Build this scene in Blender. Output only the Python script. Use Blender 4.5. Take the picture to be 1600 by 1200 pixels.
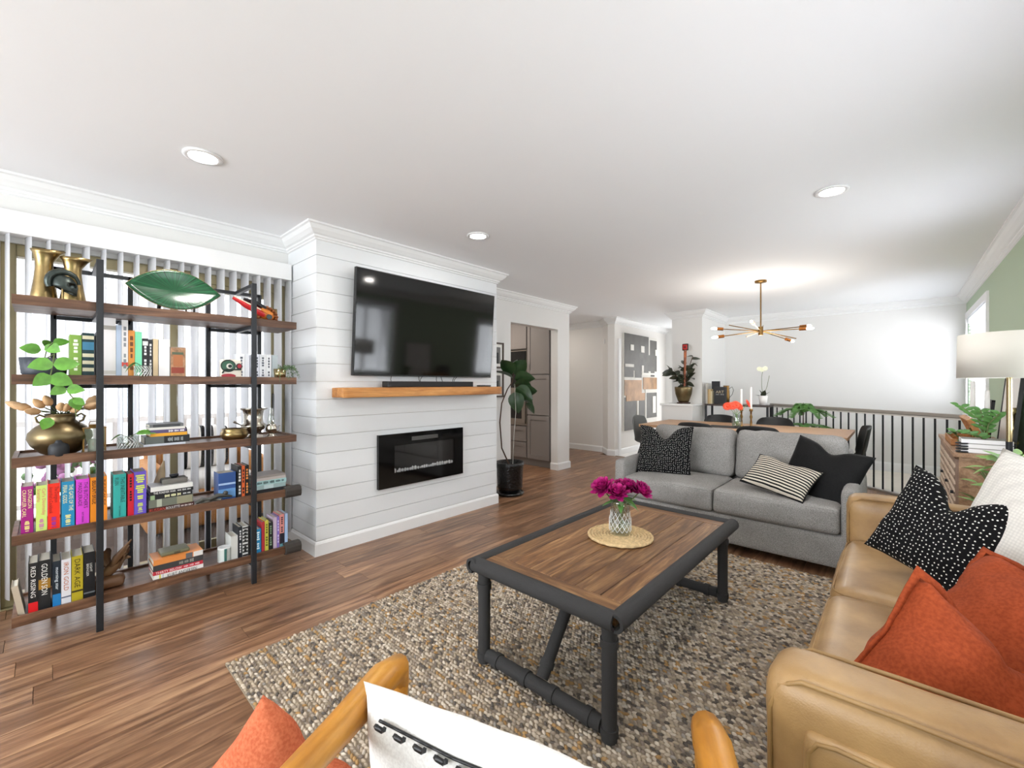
import bpy, bmesh, math, random
from mathutils import Vector, Matrix, Euler, noise as mnoise
random.seed(7)
for o in list(bpy.data.objects):
    bpy.data.objects.remove(o)
S = bpy.context.scene
COL = S.collection
R = math.radians

# ------------------------------------------------------------------ camera
FPX, YAW, HCAM = 665.0, R(42.3), 1.3
cam_d = bpy.data.cameras.new('camera')
cam_d.sensor_width = 36.0
cam_d.lens = FPX / 1600 * 36.0
cam_d.clip_start = 0.02
cam = bpy.data.objects.new('camera', cam_d)
COL.objects.link(cam)
cam.location = (0, 0, HCAM)
cam.rotation_euler = (R(90), 0, YAW)
S.camera = cam

# ------------------------------------------------------------------ world, sun, daylight, exposure
W = bpy.data.worlds.new('sky')
S.world = W
W.use_nodes = True
W.node_tree.nodes['Background'].inputs[0].default_value = (0.93, 0.96, 1.0, 1)
W.node_tree.nodes['Background'].inputs[1].default_value = 2.6

def light(name, kind, loc, rot, energy, color=(1, 1, 1), **kw):
    d = bpy.data.lights.new(name, kind)
    d.energy = energy
    d.color = color
    for k, v in kw.items():
        setattr(d, k, v)
    o = bpy.data.objects.new(name, d)
    o.location = loc
    o.rotation_euler = rot
    COL.objects.link(o)
    return o

light('sun', 'SUN', (-8, 3, 9), (R(30), R(10), 0), 2.2, (1, .96, .9), angle=R(2))
# daylight at the two windows behind / beside the camera and at the far window; near and entry fills are added
light('daylight_rear', 'AREA', (-1.55, -3.57, 1.45), (R(115), 0, 0), 116, (.9, .95, 1), shape='RECTANGLE', size=2.9, size_y=1.6)
light('daylight_side', 'AREA', (0.95, 3.85, 1.6), (R(112), 0, R(90)), 20, (.9, .95, 1), shape='RECTANGLE', size=1.0, size_y=1.25)
light('daylight_far', 'AREA', (1.9, 7.3, 1.7), (R(92), 0, R(90)), 92, (.92, .96, 1), shape='RECTANGLE', size=2.6, size_y=1.9)
light('near_fill', 'AREA', (0.95, 1.4, 1.5), (R(120), 0, R(90)), 12, (.9, .95, 1), shape='RECTANGLE', size=2.1, size_y=1.25)  # unseen fill added to even out ceiling and left wall
light('entry_fill', 'AREA', (-2.98, 9.42, 1.5), (R(-90), 0, 0), 9, (1, .985, .96), shape='RECTANGLE', size=0.9, size_y=1.9)  # unseen fill added at the entry, hidden by the pier

S.view_settings.view_transform = 'Standard'
S.view_settings.look = 'None'
S.view_settings.gamma = 1.0
S.view_settings.use_curve_mapping = False
S.view_settings.exposure = 0.7
S.cycles.use_denoising = True
S.cycles.max_bounces = 10
S.cycles.diffuse_bounces = 6
S.cycles.transparent_max_bounces = 16
S.cycles.sample_clamp_indirect = 6.0

# ------------------------------------------------------------------ helpers
SYW, CYW = math.sin(YAW), math.cos(YAW)
def ray(u):
    s = (u - 800) / FPX
    return -SYW + s * CYW, CYW + s * SYW
def yx(u, X):                       # where a sight line crosses the plane x = X
    dx, dy = ray(u); return X / dx * dy
def xy(u, Y):
    dx, dy = ray(u); return Y / dy * dx
def zv(v, x, y):                    # height of something at x, y
    return HCAM - (v - 600) / FPX * (-SYW * x + CYW * y)

def lin(h):
    h = h.lstrip('#')
    c = [int(h[i:i + 2], 16) / 255 for i in (0, 2, 4)]
    return tuple(x / 12.92 if x <= .04045 else ((x + .055) / 1.055) ** 2.4 for x in c) + (1,)

ORG = {}
def V3(p): return Vector(p)

class MB:
    def __init__(s):
        s.v = []; s.f = []; s.sm = []
    def add(s, vs, fs, smooth=False, M=None):
        o = len(s.v)
        if M is not None:
            vs = [M @ Vector(p) for p in vs]
        s.v += [tuple(p) for p in vs]
        s.f += [tuple(i + o for i in f) for f in fs]
        s.sm += [smooth] * len(fs)
        return s
    def box(s, x0, x1, y0, y1, z0, z1, M=None):
        vs = [(x, y, z) for z in (z0, z1) for y in (y0, y1) for x in (x0, x1)]
        return s.add(vs, [(0, 2, 3, 1), (4, 5, 7, 6), (0, 1, 5, 4), (2, 6, 7, 3), (0, 4, 6, 2), (1, 3, 7, 5)], False, M)
    def tube(s, pts, r, n=8, caps=True, smooth=True, closed=False, M=None):
        pts = [Vector(p) for p in pts]
        k = len(pts)
        rs = r if isinstance(r, (list, tuple)) else [r] * k
        vs, fs = [], []
        up = None
        for i, p in enumerate(pts):
            if closed:
                d = pts[(i + 1) % k] - pts[i - 1]
            else:
                d = pts[min(i + 1, k - 1)] - pts[max(i - 1, 0)]
            d.normalize()
            if up is None:
                up = Vector((0, 0, 1)) if abs(d.z) < .9 else Vector((1, 0, 0))
            a = up - d * up.dot(d); a.normalize(); up = a
            b = d.cross(a)
            for j in range(n):
                t = 2 * math.pi * j / n
                vs.append(p + (a * math.cos(t) + b * math.sin(t)) * rs[i])
        m = k if closed else k - 1
        for i in range(m):
            i2 = (i + 1) % k
            for j in range(n):
                fs.append((i * n + j, i * n + (j + 1) % n, i2 * n + (j + 1) % n, i2 * n + j))
        s.add(vs, fs, smooth, M)
        if caps and not closed:
            s.add(vs[:n], [tuple(range(n - 1, -1, -1))], False, M)
            s.add(vs[-n:], [tuple(range(n))], False, M)
        return s
    def cyl(s, p, q, r, r2=None, n=14, smooth=True, M=None):
        return s.tube([p, q], [r, r if r2 is None else r2], n, True, smooth, False, M)
    def lathe(s, prof, c=(0, 0, 0), n=24, M=None, smooth=True, sx=1, sy=1, caps=True):
        vs, fs = [], []
        for (r, z) in prof:
            for j in range(n):
                t = 2 * math.pi * j / n
                vs.append((c[0] + r * math.cos(t) * sx, c[1] + r * math.sin(t) * sy, c[2] + z))
        for i in range(len(prof) - 1):
            for j in range(n):
                fs.append((i * n + j, i * n + (j + 1) % n, (i + 1) * n + (j + 1) % n, (i + 1) * n + j))
        s.add(vs, fs, smooth, M)
        if caps and prof[0][0] > 1e-5:
            s.add(vs[:n], [tuple(range(n - 1, -1, -1))], False, M)
        if caps and prof[-1][0] > 1e-5:
            s.add(vs[-n:], [tuple(range(n))], False, M)
        return s
    def ell(s, c, rx, ry, rz, n=12, m=8, M=None):
        vs, fs = [], []
        for i in range(m + 1):
            a = math.pi * i / m
            for j in range(n):
                t = 2 * math.pi * j / n
                vs.append((c[0] + rx * math.sin(a) * math.cos(t), c[1] + ry * math.sin(a) * math.sin(t), c[2] - rz * math.cos(a)))
        for i in range(m):
            for j in range(n):
                fs.append((i * n + j, i * n + (j + 1) % n, (i + 1) * n + (j + 1) % n, (i + 1) * n + j))
        return s.add(vs, fs, True, M)
    def prism(s, poly, z0, z1, M=None, smooth=False):
        n = len(poly)
        vs = [(p[0], p[1], z0) for p in poly] + [(p[0], p[1], z1) for p in poly]
        fs = [tuple(range(n - 1, -1, -1)), tuple(range(n, 2 * n))]
        fs += [(i, (i + 1) % n, n + (i + 1) % n, n + i) for i in range(n)]
        return s.add(vs, fs, smooth, M)
    def sweep(s, pts, prof):
        """moulding: profile (out, z) along a plan polyline; the room lies to the right of travel"""
        P = [Vector(p) for p in pts]
        nn = []
        for i in range(len(P) - 1):
            d = (P[i + 1] - P[i]).normalized()
            nn.append(Vector((d.y, -d.x)))
        vs, fs, k = [], [], len(prof)
        for i, p in enumerate(P):
            a = nn[max(i - 1, 0)]; b = nn[min(i, len(nn) - 1)]
            m = (a + b) / (1 + a.dot(b))
            for (o, z) in prof:
                q = p + m * o
                vs.append((q.x, q.y, z))
        for i in range(len(P) - 1):
            for j in range(k):
                j2 = (j + 1) % k
                fs.append((i * k + j, (i + 1) * k + j, (i + 1) * k + j2, i * k + j2))
        fs.append(tuple(range(k))); fs.append(tuple(range(len(vs) - 1, len(vs) - k - 1, -1)))
        return s.add(vs, fs)
    def cushion(s, x0, x1, y0, y1, z0, z1, r, puff=(0, 0, 0), n=8, wr=0, seed=0, M=None):
        h = Vector(((x1 - x0) / 2, (y1 - y0) / 2, (z1 - z0) / 2))
        c = Vector(((x1 + x0) / 2, (y1 + y0) / 2, (z1 + z0) / 2))
        r = min(r, h.x * .98, h.y * .98, h.z * .98)
        core = h - Vector((r, r, r))
        T = [math.sin((2 * i / n - 1) * math.pi / 2) for i in range(n + 1)]
        ids, vs, fs = {}, [], []
        def vert(p):
            k = tuple(round(a, 4) for a in p)
            if k in ids: return ids[k]
            q = Vector((p[0] * h.x, p[1] * h.y, p[2] * h.z))
            cl = Vector([max(-core[i], min(core[i], q[i])) for i in range(3)])
            d = q - cl
            pos = cl + (d.normalized() * r if d.length > 1e-9 else d)
            for i in range(3):
                o1, o2 = p[(i + 1) % 3], p[(i + 2) % 3]
                pos[i] += puff[i] * p[i] * (1 - o1 * o1) * (1 - o2 * o2)
            pos += c
            if wr:
                nz = mnoise.noise_vector(pos * 9 + Vector((seed * 3.1, seed, 0))) * .6 + mnoise.noise_vector(pos * 22 + Vector((seed, 0, 5))) * .4
                pos += nz * wr
            ids[k] = len(vs); vs.append(pos)
            return ids[k]
        for ax in range(3):
            for sg in (-1, 1):
                for i in range(n):
                    for j in range(n):
                        quad = []
                        for (a, b) in ((i, j), (i + 1, j), (i + 1, j + 1), (i, j + 1)):
                            p = [0, 0, 0]
                            p[ax] = sg; p[(ax + 1) % 3] = T[a]; p[(ax + 2) % 3] = T[b]
                            quad.append(vert(p))
                        if sg < 0: quad.reverse()
                        fs.append(tuple(quad))
        return s.add(vs, fs, True, M)
    def build(s, name, mat, parent=None, org=None, bevel=0, seg=2, recalc=True, sub=0, sharp=None):
        if org is None:
            org = ORG[parent.name] if parent is not None else Vector((0, 0, 0))
        org = Vector(org)
        me = bpy.data.meshes.new(name)
        me.from_pydata([tuple(Vector(p) - org) for p in s.v], [], s.f)
        me.polygons.foreach_set('use_smooth', s.sm)
        if recalc:
            bm = bmesh.new(); bm.from_mesh(me)
            bmesh.ops.recalc_face_normals(bm, faces=bm.faces)
            bm.to_mesh(me); bm.free()
        me.update()
        return mkobj(name, me, mat, parent, org, bevel, seg, sub)

def mkobj(name, me, mat, parent=None, org=None, bevel=0, seg=2, sub=0):
    if isinstance(mat, str): mat = MAT[mat]
    if mat is not None and not me.materials: me.materials.append(mat)
    o = bpy.data.objects.new(name, me)
    COL.objects.link(o)
    if org is None: org = ORG[parent.name] if parent is not None else Vector((0, 0, 0))
    org = Vector(org)
    ORG[o.name] = org
    if parent is not None:
        o.parent = parent
        o.location = org - ORG[parent.name]
    else:
        o.location = org
    if bevel:
        m = o.modifiers.new('bevel', 'BEVEL'); m.width = bevel; m.segments = seg; m.limit_method = 'ANGLE'; m.angle_limit = R(40)
        m.harden_normals = False
    if sub:
        m = o.modifiers.new('sub', 'SUBSURF'); m.levels = sub; m.render_levels = sub
    return o

def tag(o, label=None, cat=None, group=None, kind=None):
    if label: o['label'] = label
    if cat: o['category'] = cat
    if group: o['group'] = group
    if kind: o['kind'] = kind
    return o

def thing(name, label, cat, loc=(0, 0, 0), group=None):
    o = bpy.data.objects.new(name, None)
    o.empty_display_size = .1
    COL.objects.link(o)
    o.location = loc
    ORG[o.name] = Vector(loc)
    return tag(o, label, cat, group)

def struct(o): return tag(o, kind='structure')

def dup(root, loc=None, rotz=None, label=None, group=None):
    def cp(o, par):
        c = o.copy(); COL.objects.link(c)
        ORG[c.name] = ORG.get(o.name, Vector((0, 0, 0))).copy()
        if par is not None: c.parent = par
        for ch in o.children: cp(ch, c)
        return c
    c = cp(root, None)
    if loc is not None: c.location = loc
    if rotz is not None: c.rotation_euler = (0, 0, rotz)
    if label: c['label'] = label
    if group: c['group'] = group
    return c

def place(o, c, yaw=0, lean=0, roll=0):
    M = Matrix.Rotation(R(yaw), 3, 'Z') @ Matrix.Rotation(R(lean), 3, 'X') @ Matrix.Rotation(R(roll), 3, 'Y')
    o.location = c
    o.rotation_euler = M.to_euler()
    return o

def text(body, mat, parent, c, ex, ey, L, H, name='lettering', off=.0006):
    """flat lettering centred at c, running along ex with glyph-up ey, fitted into L x H"""
    if body.startswith('~'):                 # print too small to read in the photo: a row of little strokes
        ex, ey, c = Vector(ex), Vector(ey), Vector(c); n = ex.cross(ey)
        rr = random.Random(body + str(c)); m = MB(); k = int(body[1:]); p = -L / 2; st = L / k
        for i in range(k):
            if i % 5 != 4:
                h = H * rr.uniform(.28, .5); a = c + ex * (p + st * .15) + n * off; b2 = c + ex * (p + st * .85) + n * off
                m.add([a - ey * h, b2 - ey * h, b2 + ey * h, a + ey * h], [(0, 1, 2, 3)])
            p += st
        return m.build(name, mat, parent, recalc=False)
    cu = bpy.data.curves.new(name, 'FONT'); cu.body = body; cu.resolution_u = 2; cu.size = 1
    tmp = bpy.data.objects.new(name, cu)
    me = bpy.data.meshes.new_from_object(tmp)
    bpy.data.objects.remove(tmp); bpy.data.curves.remove(cu)
    xs = [v.co.x for v in me.vertices]; ys = [v.co.y for v in me.vertices]
    if not xs: return None
    w, h = max(xs) - min(xs), max(ys) - min(ys)
    sx, sy = L / w, H / h
    k = min(sx, sy * 1.6); sy = min(sy, k * 1.6); sx = min(sx, sy * 1.3)
    cx, cy = (max(xs) + min(xs)) / 2, (max(ys) + min(ys)) / 2
    ex, ey, c = Vector(ex), Vector(ey), Vector(c)
    n = ex.cross(ey)
    org = ORG[parent.name]
    for v in me.vertices:
        v.co = c + ex * ((v.co.x - cx) * sx) + ey * ((v.co.y - cy) * sy) + n * off - org
    me.materials.clear()
    return mkobj(name, me, mat, parent)

# ------------------------------------------------------------------ materials
MAT = {}
def newmat(name):
    m = bpy.data.materials.new(name); m.use_nodes = True
    MAT[name] = m
    nt = m.node_tree
    return m, nt, nt.nodes['Principled BSDF']
def nd(nt, kind, **kw):
    n = nt.nodes.new(kind)
    for k, v in kw.items():
        if k.startswith('i_'):
            key = k[2:]
            n.inputs[int(key) if key.isdigit() else key.replace('_', ' ')].default_value = v
        else: setattr(n, k, v)
    return n
def ramp(nt, stops, fac, interp='LINEAR'):
    n = nt.nodes.new('ShaderNodeValToRGB')
    n.color_ramp.interpolation = interp
    e = n.color_ramp.elements
    while len(e) < len(stops): e.new(.5)
    for el, (p, c) in zip(e, stops): el.position = p; el.color = c
    nt.links.new(fac, n.inputs[0])
    return n.outputs[0]
def bump(nt, b, h, strength=.3, dist=.01):
    n = nd(nt, 'ShaderNodeBump', i_Strength=strength, i_Distance=dist)
    nt.links.new(h, n.inputs['Height']); nt.links.new(n.outputs[0], b.inputs['Normal'])
def coords(nt, scale=(1, 1, 1), rnd=False, rot=(0, 0, 0)):
    t = nd(nt, 'ShaderNodeTexCoord')
    mp = nd(nt, 'ShaderNodeMapping'); mp.inputs['Scale'].default_value = scale; mp.inputs['Rotation'].default_value = rot
    src = t.outputs['Object']
    if rnd:
        oi = nd(nt, 'ShaderNodeObjectInfo')
        ml = nd(nt, 'ShaderNodeMath', operation='MULTIPLY', i_1=37.0); nt.links.new(oi.outputs['Random'], ml.inputs[0])
        ad = nd(nt, 'ShaderNodeVectorMath', operation='ADD'); nt.links.new(src, ad.inputs[0]); nt.links.new(ml.outputs[0], ad.inputs[1])
        src = ad.outputs[0]
    nt.links.new(src, mp.inputs[0])
    return mp.outputs[0]

def plain(name, col, rough=.5, metal=0, var=0, vs=8, bmp=0, bs=200, spec=.5, emit=0, sheen=0):
    m, nt, b = newmat(name)
    c = lin(col) if isinstance(col, str) else col
    b.inputs['Base Color'].default_value = c
    b.inputs['Roughness'].default_value = rough
    b.inputs['Metallic'].default_value = metal
    b.inputs['Specular IOR Level'].default_value = spec
    if sheen: b.inputs['Sheen Weight'].default_value = sheen
    if emit:
        b.inputs['Emission Color'].default_value = c; b.inputs['Emission Strength'].default_value = emit
    co = None
    if var or bmp: co = coords(nt)
    if var:
        nz = nd(nt, 'ShaderNodeTexNoise', i_Scale=vs, i_Detail=5.0); nt.links.new(co, nz.inputs[0])
        lo = tuple(max(0, x * (1 - var)) for x in c[:3]) + (1,); hi = tuple(min(1, x * (1 + var)) for x in c[:3]) + (1,)
        nt.links.new(ramp(nt, [(.3, lo), (.7, hi)], nz.outputs[0]), b.inputs['Base Color'])
    if bmp:
        nz = nd(nt, 'ShaderNodeTexNoise', i_Scale=bs, i_Detail=3.0); nt.links.new(co, nz.inputs[0])
        bump(nt, b, nz.outputs[0], bmp)
    return m

def wood(name, dark, mid, light, scale, rough=.4, rnd=False, rv=.25, bmp=.12, dist=.8):
    m, nt, b = newmat(name)
    co = coords(nt, scale, rnd)
    nz = nd(nt, 'ShaderNodeTexNoise', i_Scale=1.0, i_Detail=7.0, i_Roughness=.62, i_Distortion=dist); nt.links.new(co, nz.inputs[0])
    col = ramp(nt, [(.28, lin(dark)), (.5, lin(mid)), (.72, lin(light))], nz.outputs[0])
    fine = nd(nt, 'ShaderNodeTexNoise', i_Scale=5.0, i_Detail=4.0); nt.links.new(co, fine.inputs[0])
    mx = nd(nt, 'ShaderNodeMix', data_type='RGBA', blend_type='MULTIPLY'); mx.inputs[0].default_value = .5
    nt.links.new(col, mx.inputs[6]); nt.links.new(ramp(nt, [(.3, (.55, .5, .48, 1)), (.6, (1, 1, 1, 1))], fine.outputs[0]), mx.inputs[7])
    out = mx.outputs[2]
    if rnd:
        oi = nd(nt, 'ShaderNodeObjectInfo')
        hs = nd(nt, 'ShaderNodeHueSaturation')
        mr = nd(nt, 'ShaderNodeMapRange'); mr.inputs[3].default_value = 1 - rv; mr.inputs[4].default_value = 1 + rv
        nt.links.new(oi.outputs['Random'], mr.inputs[0]); nt.links.new(mr.outputs[0], hs.inputs['Value'])
        nt.links.new(out, hs.inputs['Color']); out = hs.outputs[0]
    nt.links.new(out, b.inputs['Base Color'])
    b.inputs['Roughness'].default_value = rough
    bump(nt, b, fine.outputs[0], bmp, .003)
    return m

def fabric(name, c1, c2, s=260, rough=.9, bmp=.4, big=.12):
    m, nt, b = newmat(name)
    co = coords(nt)
    a = nd(nt, 'ShaderNodeTexNoise', i_Scale=s, i_Detail=3.0); nt.links.new(co, a.inputs[0])
    g = nd(nt, 'ShaderNodeTexNoise', i_Scale=5.0, i_Detail=4.0); nt.links.new(co, g.inputs[0])
    col = ramp(nt, [(.36, lin(c1)), (.64, lin(c2))], a.outputs[0])
    hs = nd(nt, 'ShaderNodeHueSaturation')
    mr = nd(nt, 'ShaderNodeMapRange'); mr.inputs[1].default_value = .3; mr.inputs[2].default_value = .7; mr.inputs[3].default_value = 1 - big; mr.inputs[4].default_value = 1 + big
    nt.links.new(g.outputs[0], mr.inputs[0]); nt.links.new(mr.outputs[0], hs.inputs['Value']); nt.links.new(col, hs.inputs['Color'])
    nt.links.new(hs.outputs[0], b.inputs['Base Color'])
    b.inputs['Roughness'].default_value = rough
    b.inputs['Specular IOR Level'].default_value = .2
    bump(nt, b, a.outputs[0], bmp, .002)
    return m

def dots(name, bg, fg, s, r=.32, rnd=.7):
    m, nt, b = newmat(name)
    t = nd(nt, 'ShaderNodeTexCoord')
    sp = nd(nt, 'ShaderNodeSeparateXYZ'); nt.links.new(t.outputs['Object'], sp.inputs[0])
    cb = nd(nt, 'ShaderNodeCombineXYZ'); nt.links.new(sp.outputs[0], cb.inputs[0]); nt.links.new(sp.outputs[2], cb.inputs[1])
    v = nd(nt, 'ShaderNodeTexVoronoi', voronoi_dimensions='2D', i_Scale=s, i_Randomness=rnd); nt.links.new(cb.outputs[0], v.inputs[0])
    nt.links.new(ramp(nt, [(0, lin(fg)), (r, lin(bg))], v.outputs['Distance'], 'CONSTANT'), b.inputs['Base Color'])
    b.inputs['Roughness'].default_value = .9; b.inputs['Specular IOR Level'].default_value = .2
    return m

def stripes(name, c1, c2, freq, axis=2, duty=.5):
    m, nt, b = newmat(name)
    t = nd(nt, 'ShaderNodeTexCoord')
    sp = nd(nt, 'ShaderNodeSeparateXYZ'); nt.links.new(t.outputs['Object'], sp.inputs[0])
    ml = nd(nt, 'ShaderNodeMath', operation='MULTIPLY', i_1=freq); nt.links.new(sp.outputs[axis], ml.inputs[0])
    fr = nd(nt, 'ShaderNodeMath', operation='FRACT'); nt.links.new(ml.outputs[0], fr.inputs[0])
    nt.links.new(ramp(nt, [(0, lin(c1)), (duty, lin(c2))], fr.outputs[0], 'CONSTANT'), b.inputs['Base Color'])
    b.inputs['Roughness'].default_value = .9; b.inputs['Specular IOR Level'].default_value = .2
    return m

def knit(name, c):
    m, nt, b = newmat(name)
    b.inputs['Base Color'].default_value = lin(c); b.inputs['Roughness'].default_value = .95
    co = coords(nt, (95, 95, 95))
    v = nd(nt, 'ShaderNodeTexVoronoi', i_Scale=1.0, i_Randomness=.15); nt.links.new(co, v.inputs[0])
    nt.links.new(ramp(nt, [(0, lin(c)), (.75, tuple(x * .72 for x in lin(c)[:3]) + (1,))], v.outputs['Distance']), b.inputs['Base Color'])
    bump(nt, b, v.outputs['Distance'], -.9, .006)
    return m

def leather(name, c1, c2, rough=.42):
    m, nt, b = newmat(name)
    co = coords(nt)
    g = nd(nt, 'ShaderNodeTexNoise', i_Scale=4.5, i_Detail=6.0, i_Roughness=.6); nt.links.new(co, g.inputs[0])
    nt.links.new(ramp(nt, [(.32, lin(c1)), (.68, lin(c2))], g.outputs[0]), b.inputs['Base Color'])
    v = nd(nt, 'ShaderNodeTexVoronoi', i_Scale=260.0); nt.links.new(co, v.inputs[0])
    b.inputs['Roughness'].default_value = rough
    bump(nt, b, v.outputs['Distance'], .12, .002)
    return m

def pane(name, tint=(1, 1, 1, 1), gloss=.07, rough=0.0):
    m = bpy.data.materials.new(name); m.use_nodes = True; MAT[name] = m
    nt = m.node_tree; nt.nodes.clear()
    out = nd(nt, 'ShaderNodeOutputMaterial'); mix = nd(nt, 'ShaderNodeMixShader'); mix.inputs[0].default_value = gloss
    tr = nd(nt, 'ShaderNodeBsdfTransparent'); tr.inputs[0].default_value = tint
    gl = nd(nt, 'ShaderNodeBsdfGlossy'); gl.inputs['Roughness'].default_value = rough
    nt.links.new(tr.outputs[0], mix.inputs[1]); nt.links.new(gl.outputs[0], mix.inputs[2]); nt.links.new(mix.outputs[0], out.inputs[0])
    return m

plain('wall_white', '#dddcda', .75, bmp=.03, bs=300)
plain('ceiling_white', '#f1f2f4', .85)
plain('trim_white', '#e6e6e6', .45)
plain('shiplap_white', '#dddfe1', .5)
plain('wall_green', '#adbda5', .8, bmp=.03, bs=300)
plain('hall_white', '#e2dfdb', .8)
plain('subfloor', '#3b2a1e', .9); plain('rear_floor', '#86664e', .5, var=.15)
wood('plank', '#503522', '#866248', '#b48e6c', (17, 1.5, 17), .3, True, .2, .06, 1.3)
wood('deck_wood', '#7d7a76', '#aaa6a1', '#cfccc8', (14, 1.4, 14), .8, True, .15)
plain('tile_white', '#ece9e4', .3, var=.03)
plain('tile_cream', '#ddd5c8', .5, var=.04)
plain('grout', '#c9c5be', .9)
wood('shelf_wood', '#3a2517', '#624330', '#836048', (22, 2.2, 22), .45, True, .12)
wood('mantel_wood', '#8a5424', '#b87a3c', '#cf9656', (16, 1.6, 16), .5)
wood('table_wood', '#4a2d17', '#78522f', '#ab8458', (34, 2.6, 34), .45, True, .2, .25, 1.0)
wood('table_wood_cross', '#4a2d17', '#78522f', '#ab8458', (2.6, 34, 34), .45, True, .14, .25, 1.0)
wood('dining_wood', '#8f6746', '#b28a66', '#c9a582', (2.2, 22, 22), .4)
wood('cabinet_wood', '#7a5a41', '#a37f60', '#c4a383', (18, 1.8, 18), .5)
wood('chair_wood', '#9a5f16', '#bd7f28', '#cf9540', (10, 2, 10), .35)
plain('black_metal', '#26282c', .45, .3)
plain('black', '#101011', .4)
plain('black_gloss', '#060607', .08, spec=.6)
plain('screen', '#040404', .07, spec=.55)
plain('black_plastic', '#141415', .38)
plain('foam', '#2e2d2d', .85, bmp=.25, bs=350)
plain('foam_brown', '#37322e', .85, bmp=.2, bs=350)
plain('frame_gold', '#958a68', .5, .15)
pane('glass', (1, 1, 1, 1), .06)
pane('clear_glass', (.93, .96, .95, 1), .16)
pane('firebox_glass', (.85, .85, .85, 1), .08)
plain('blind_white', '#f4f4f6', .6)
_m = MAT['blind_white']; _nt = _m.node_tree
_t = nd(_nt, 'ShaderNodeBsdfTranslucent'); _t.inputs[0].default_value = (.95, .96, .98, 1)
_x = nd(_nt, 'ShaderNodeMixShader'); _x.inputs[0].default_value = .55
_nt.links.new(_nt.nodes['Principled BSDF'].outputs[0], _x.inputs[1]); _nt.links.new(_t.outputs[0], _x.inputs[2])
_nt.links.new(_x.outputs[0], _nt.nodes['Material Output'].inputs[0])
plain('brass', '#958058', .3, 1, var=.35, vs=14)
plain('brass_dark', '#7c6e52', .38, 1, var=.25, vs=9)
plain('bronze', '#8a6a3e', .35, 1, var=.15)
plain('gold', '#ae9a72', .25, 1)
plain('copper', '#a86a35', .35, 1)
plain('silver', '#b5aea2', .2, 1, var=.15)
plain('steel', '#9c948c', .3, 1)
plain('patina', '#3d4441', .35, .7, var=.4, vs=20)
plain('bulb', '#fff4e0', .3, emit=6)
plain('lamp_glow', '#ffffff', .3, emit=7)
fabric('sofa_grey', '#787674', '#a5a29f', 240, .95, .5, .1)
leather('leather_tan', '#82623d', '#a98759', .4)
leather('leather_piping', '#7a5a34', '#9d7c4d', .5)
fabric('rust_velvet', '#8a3a1b', '#9d4623', 120, .8, .2, .12)
fabric('rust_light', '#bb5f3f', '#cf7552', 160, .9, .3)
fabric('black_velvet', '#0c0c0d', '#161617', 160, .7, .2)
fabric('cloth_white', '#e6e4e1', '#f3f2ef', 200, .95, .4, .04)
dots('dots_fine', '#101012', '#e6e4de', 58, .12, .5)
dots('dots_big', '#0d0d0f', '#e6e3da', 62, .15, .5)
stripes('stripe_pillow', '#121317', '#d2c9ba', 46)
knit('knit_white', '#e8e4dc')
plain('page', '#d9d3c5', .9)
plain('leaf_pothos', '#5f9638', .45, var=.35, vs=14)
plain('leaf_dark', '#2c4527', .35, var=.3, vs=12)
plain('leaf_rubber', '#34392b', .3, var=.3, vs=12)
plain('leaf_mid', '#4f7d3a', .45, var=.3, vs=14)
plain('leaf_light', '#7ea457', .5, var=.3, vs=14)
plain('stem', '#5d6b3a', .6)
plain('bark', '#4a3427', .8)
plain('soil', '#2a1f18', .95)
plain('pot_black', '#0b0b0d', .12, bmp=1.0, bs=45)
plain('ceramic_white', '#eeeceb', .3)
plain('ceramic_dark', '#3b4048', .5)
plain('matte_black', '#1d1f24', .6)
plain('candle_white', '#eae8e4', .5)
plain('cab_grey', '#857f7c', .5)
plain('linen_shade', '#d9d5cc', .9)
plain('crystal', '#e9e9ea', .2)
plain('straw', '#c9ad80', .85, var=.25, vs=60, bmp=.4, bs=150)
plain('peony', '#a80d6b', .6, var=.45, vs=30)
plain('gerbera', '#d8401c', .6, var=.3, vs=30)
plain('tulip_tan', '#c8a37a', .7, var=.2, vs=20)
def colmat(h, rough=.5):
    k = 'c_' + h
    if k not in MAT: plain(k, h, rough)
    return MAT[k]
# ================================================================== STRUCTURE
XL, XB, XR = -3.80, -3.254, 0.674          # left wall, fireplace face, right wall
YB0, YB1 = 1.381, 3.325                    # fireplace breast
YBACK, YENT, YREAR, ZC = 8.42, 9.2, -3.4, 2.5
# ---- floor
fl = struct(MB().box(-6.1, .85, YREAR - .1, 9.4, -.12, -.014).build('floor', 'subfloor'))
pw = .15
rng = random.Random(3)
x = .70
while x > -6.0:
    if x > -3.95: ya, yb = -1.2, 6.93
    else: ya, yb = 4.0, 7.2
    y = ya - rng.uniform(0, .9)
    while y < yb:
        L = rng.uniform(1.25, 1.55)
        a, b = max(y, ya), min(y + L, yb)
        if b - a > .05:
            MB().box(x - pw + .001, x - .001, a + .001, b - .001, -.014, 0).build('plank', 'plank', fl, org=(x - pw / 2, (a + b) / 2, 0), recalc=False)
        y += L
    x -= pw
struct(MB().box(-3.95, .70, YREAR, -1.2, -.013, 0).build('floor_rear', 'rear_floor'))
ent = struct(MB().box(-3.80, -2.0, 6.945, YENT, -.012, -.004).build('floor_entry', 'grout'))
ts = .45
for i in range(4):
    for j in range(5):
        x0, y0 = -3.80 + i * ts, 6.95 + j * ts
        MB().box(x0 + .002, x0 + ts - .002, y0 + .002, min(y0 + ts - .002, YENT), -.004, .002).build('tile', 'tile_white', ent, org=(x0, y0, 0))
struct(MB().box(-2.36, XR, 6.93, 8.42, -.013, .001).build('floor_stair_hall', 'tile_cream'))
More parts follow.
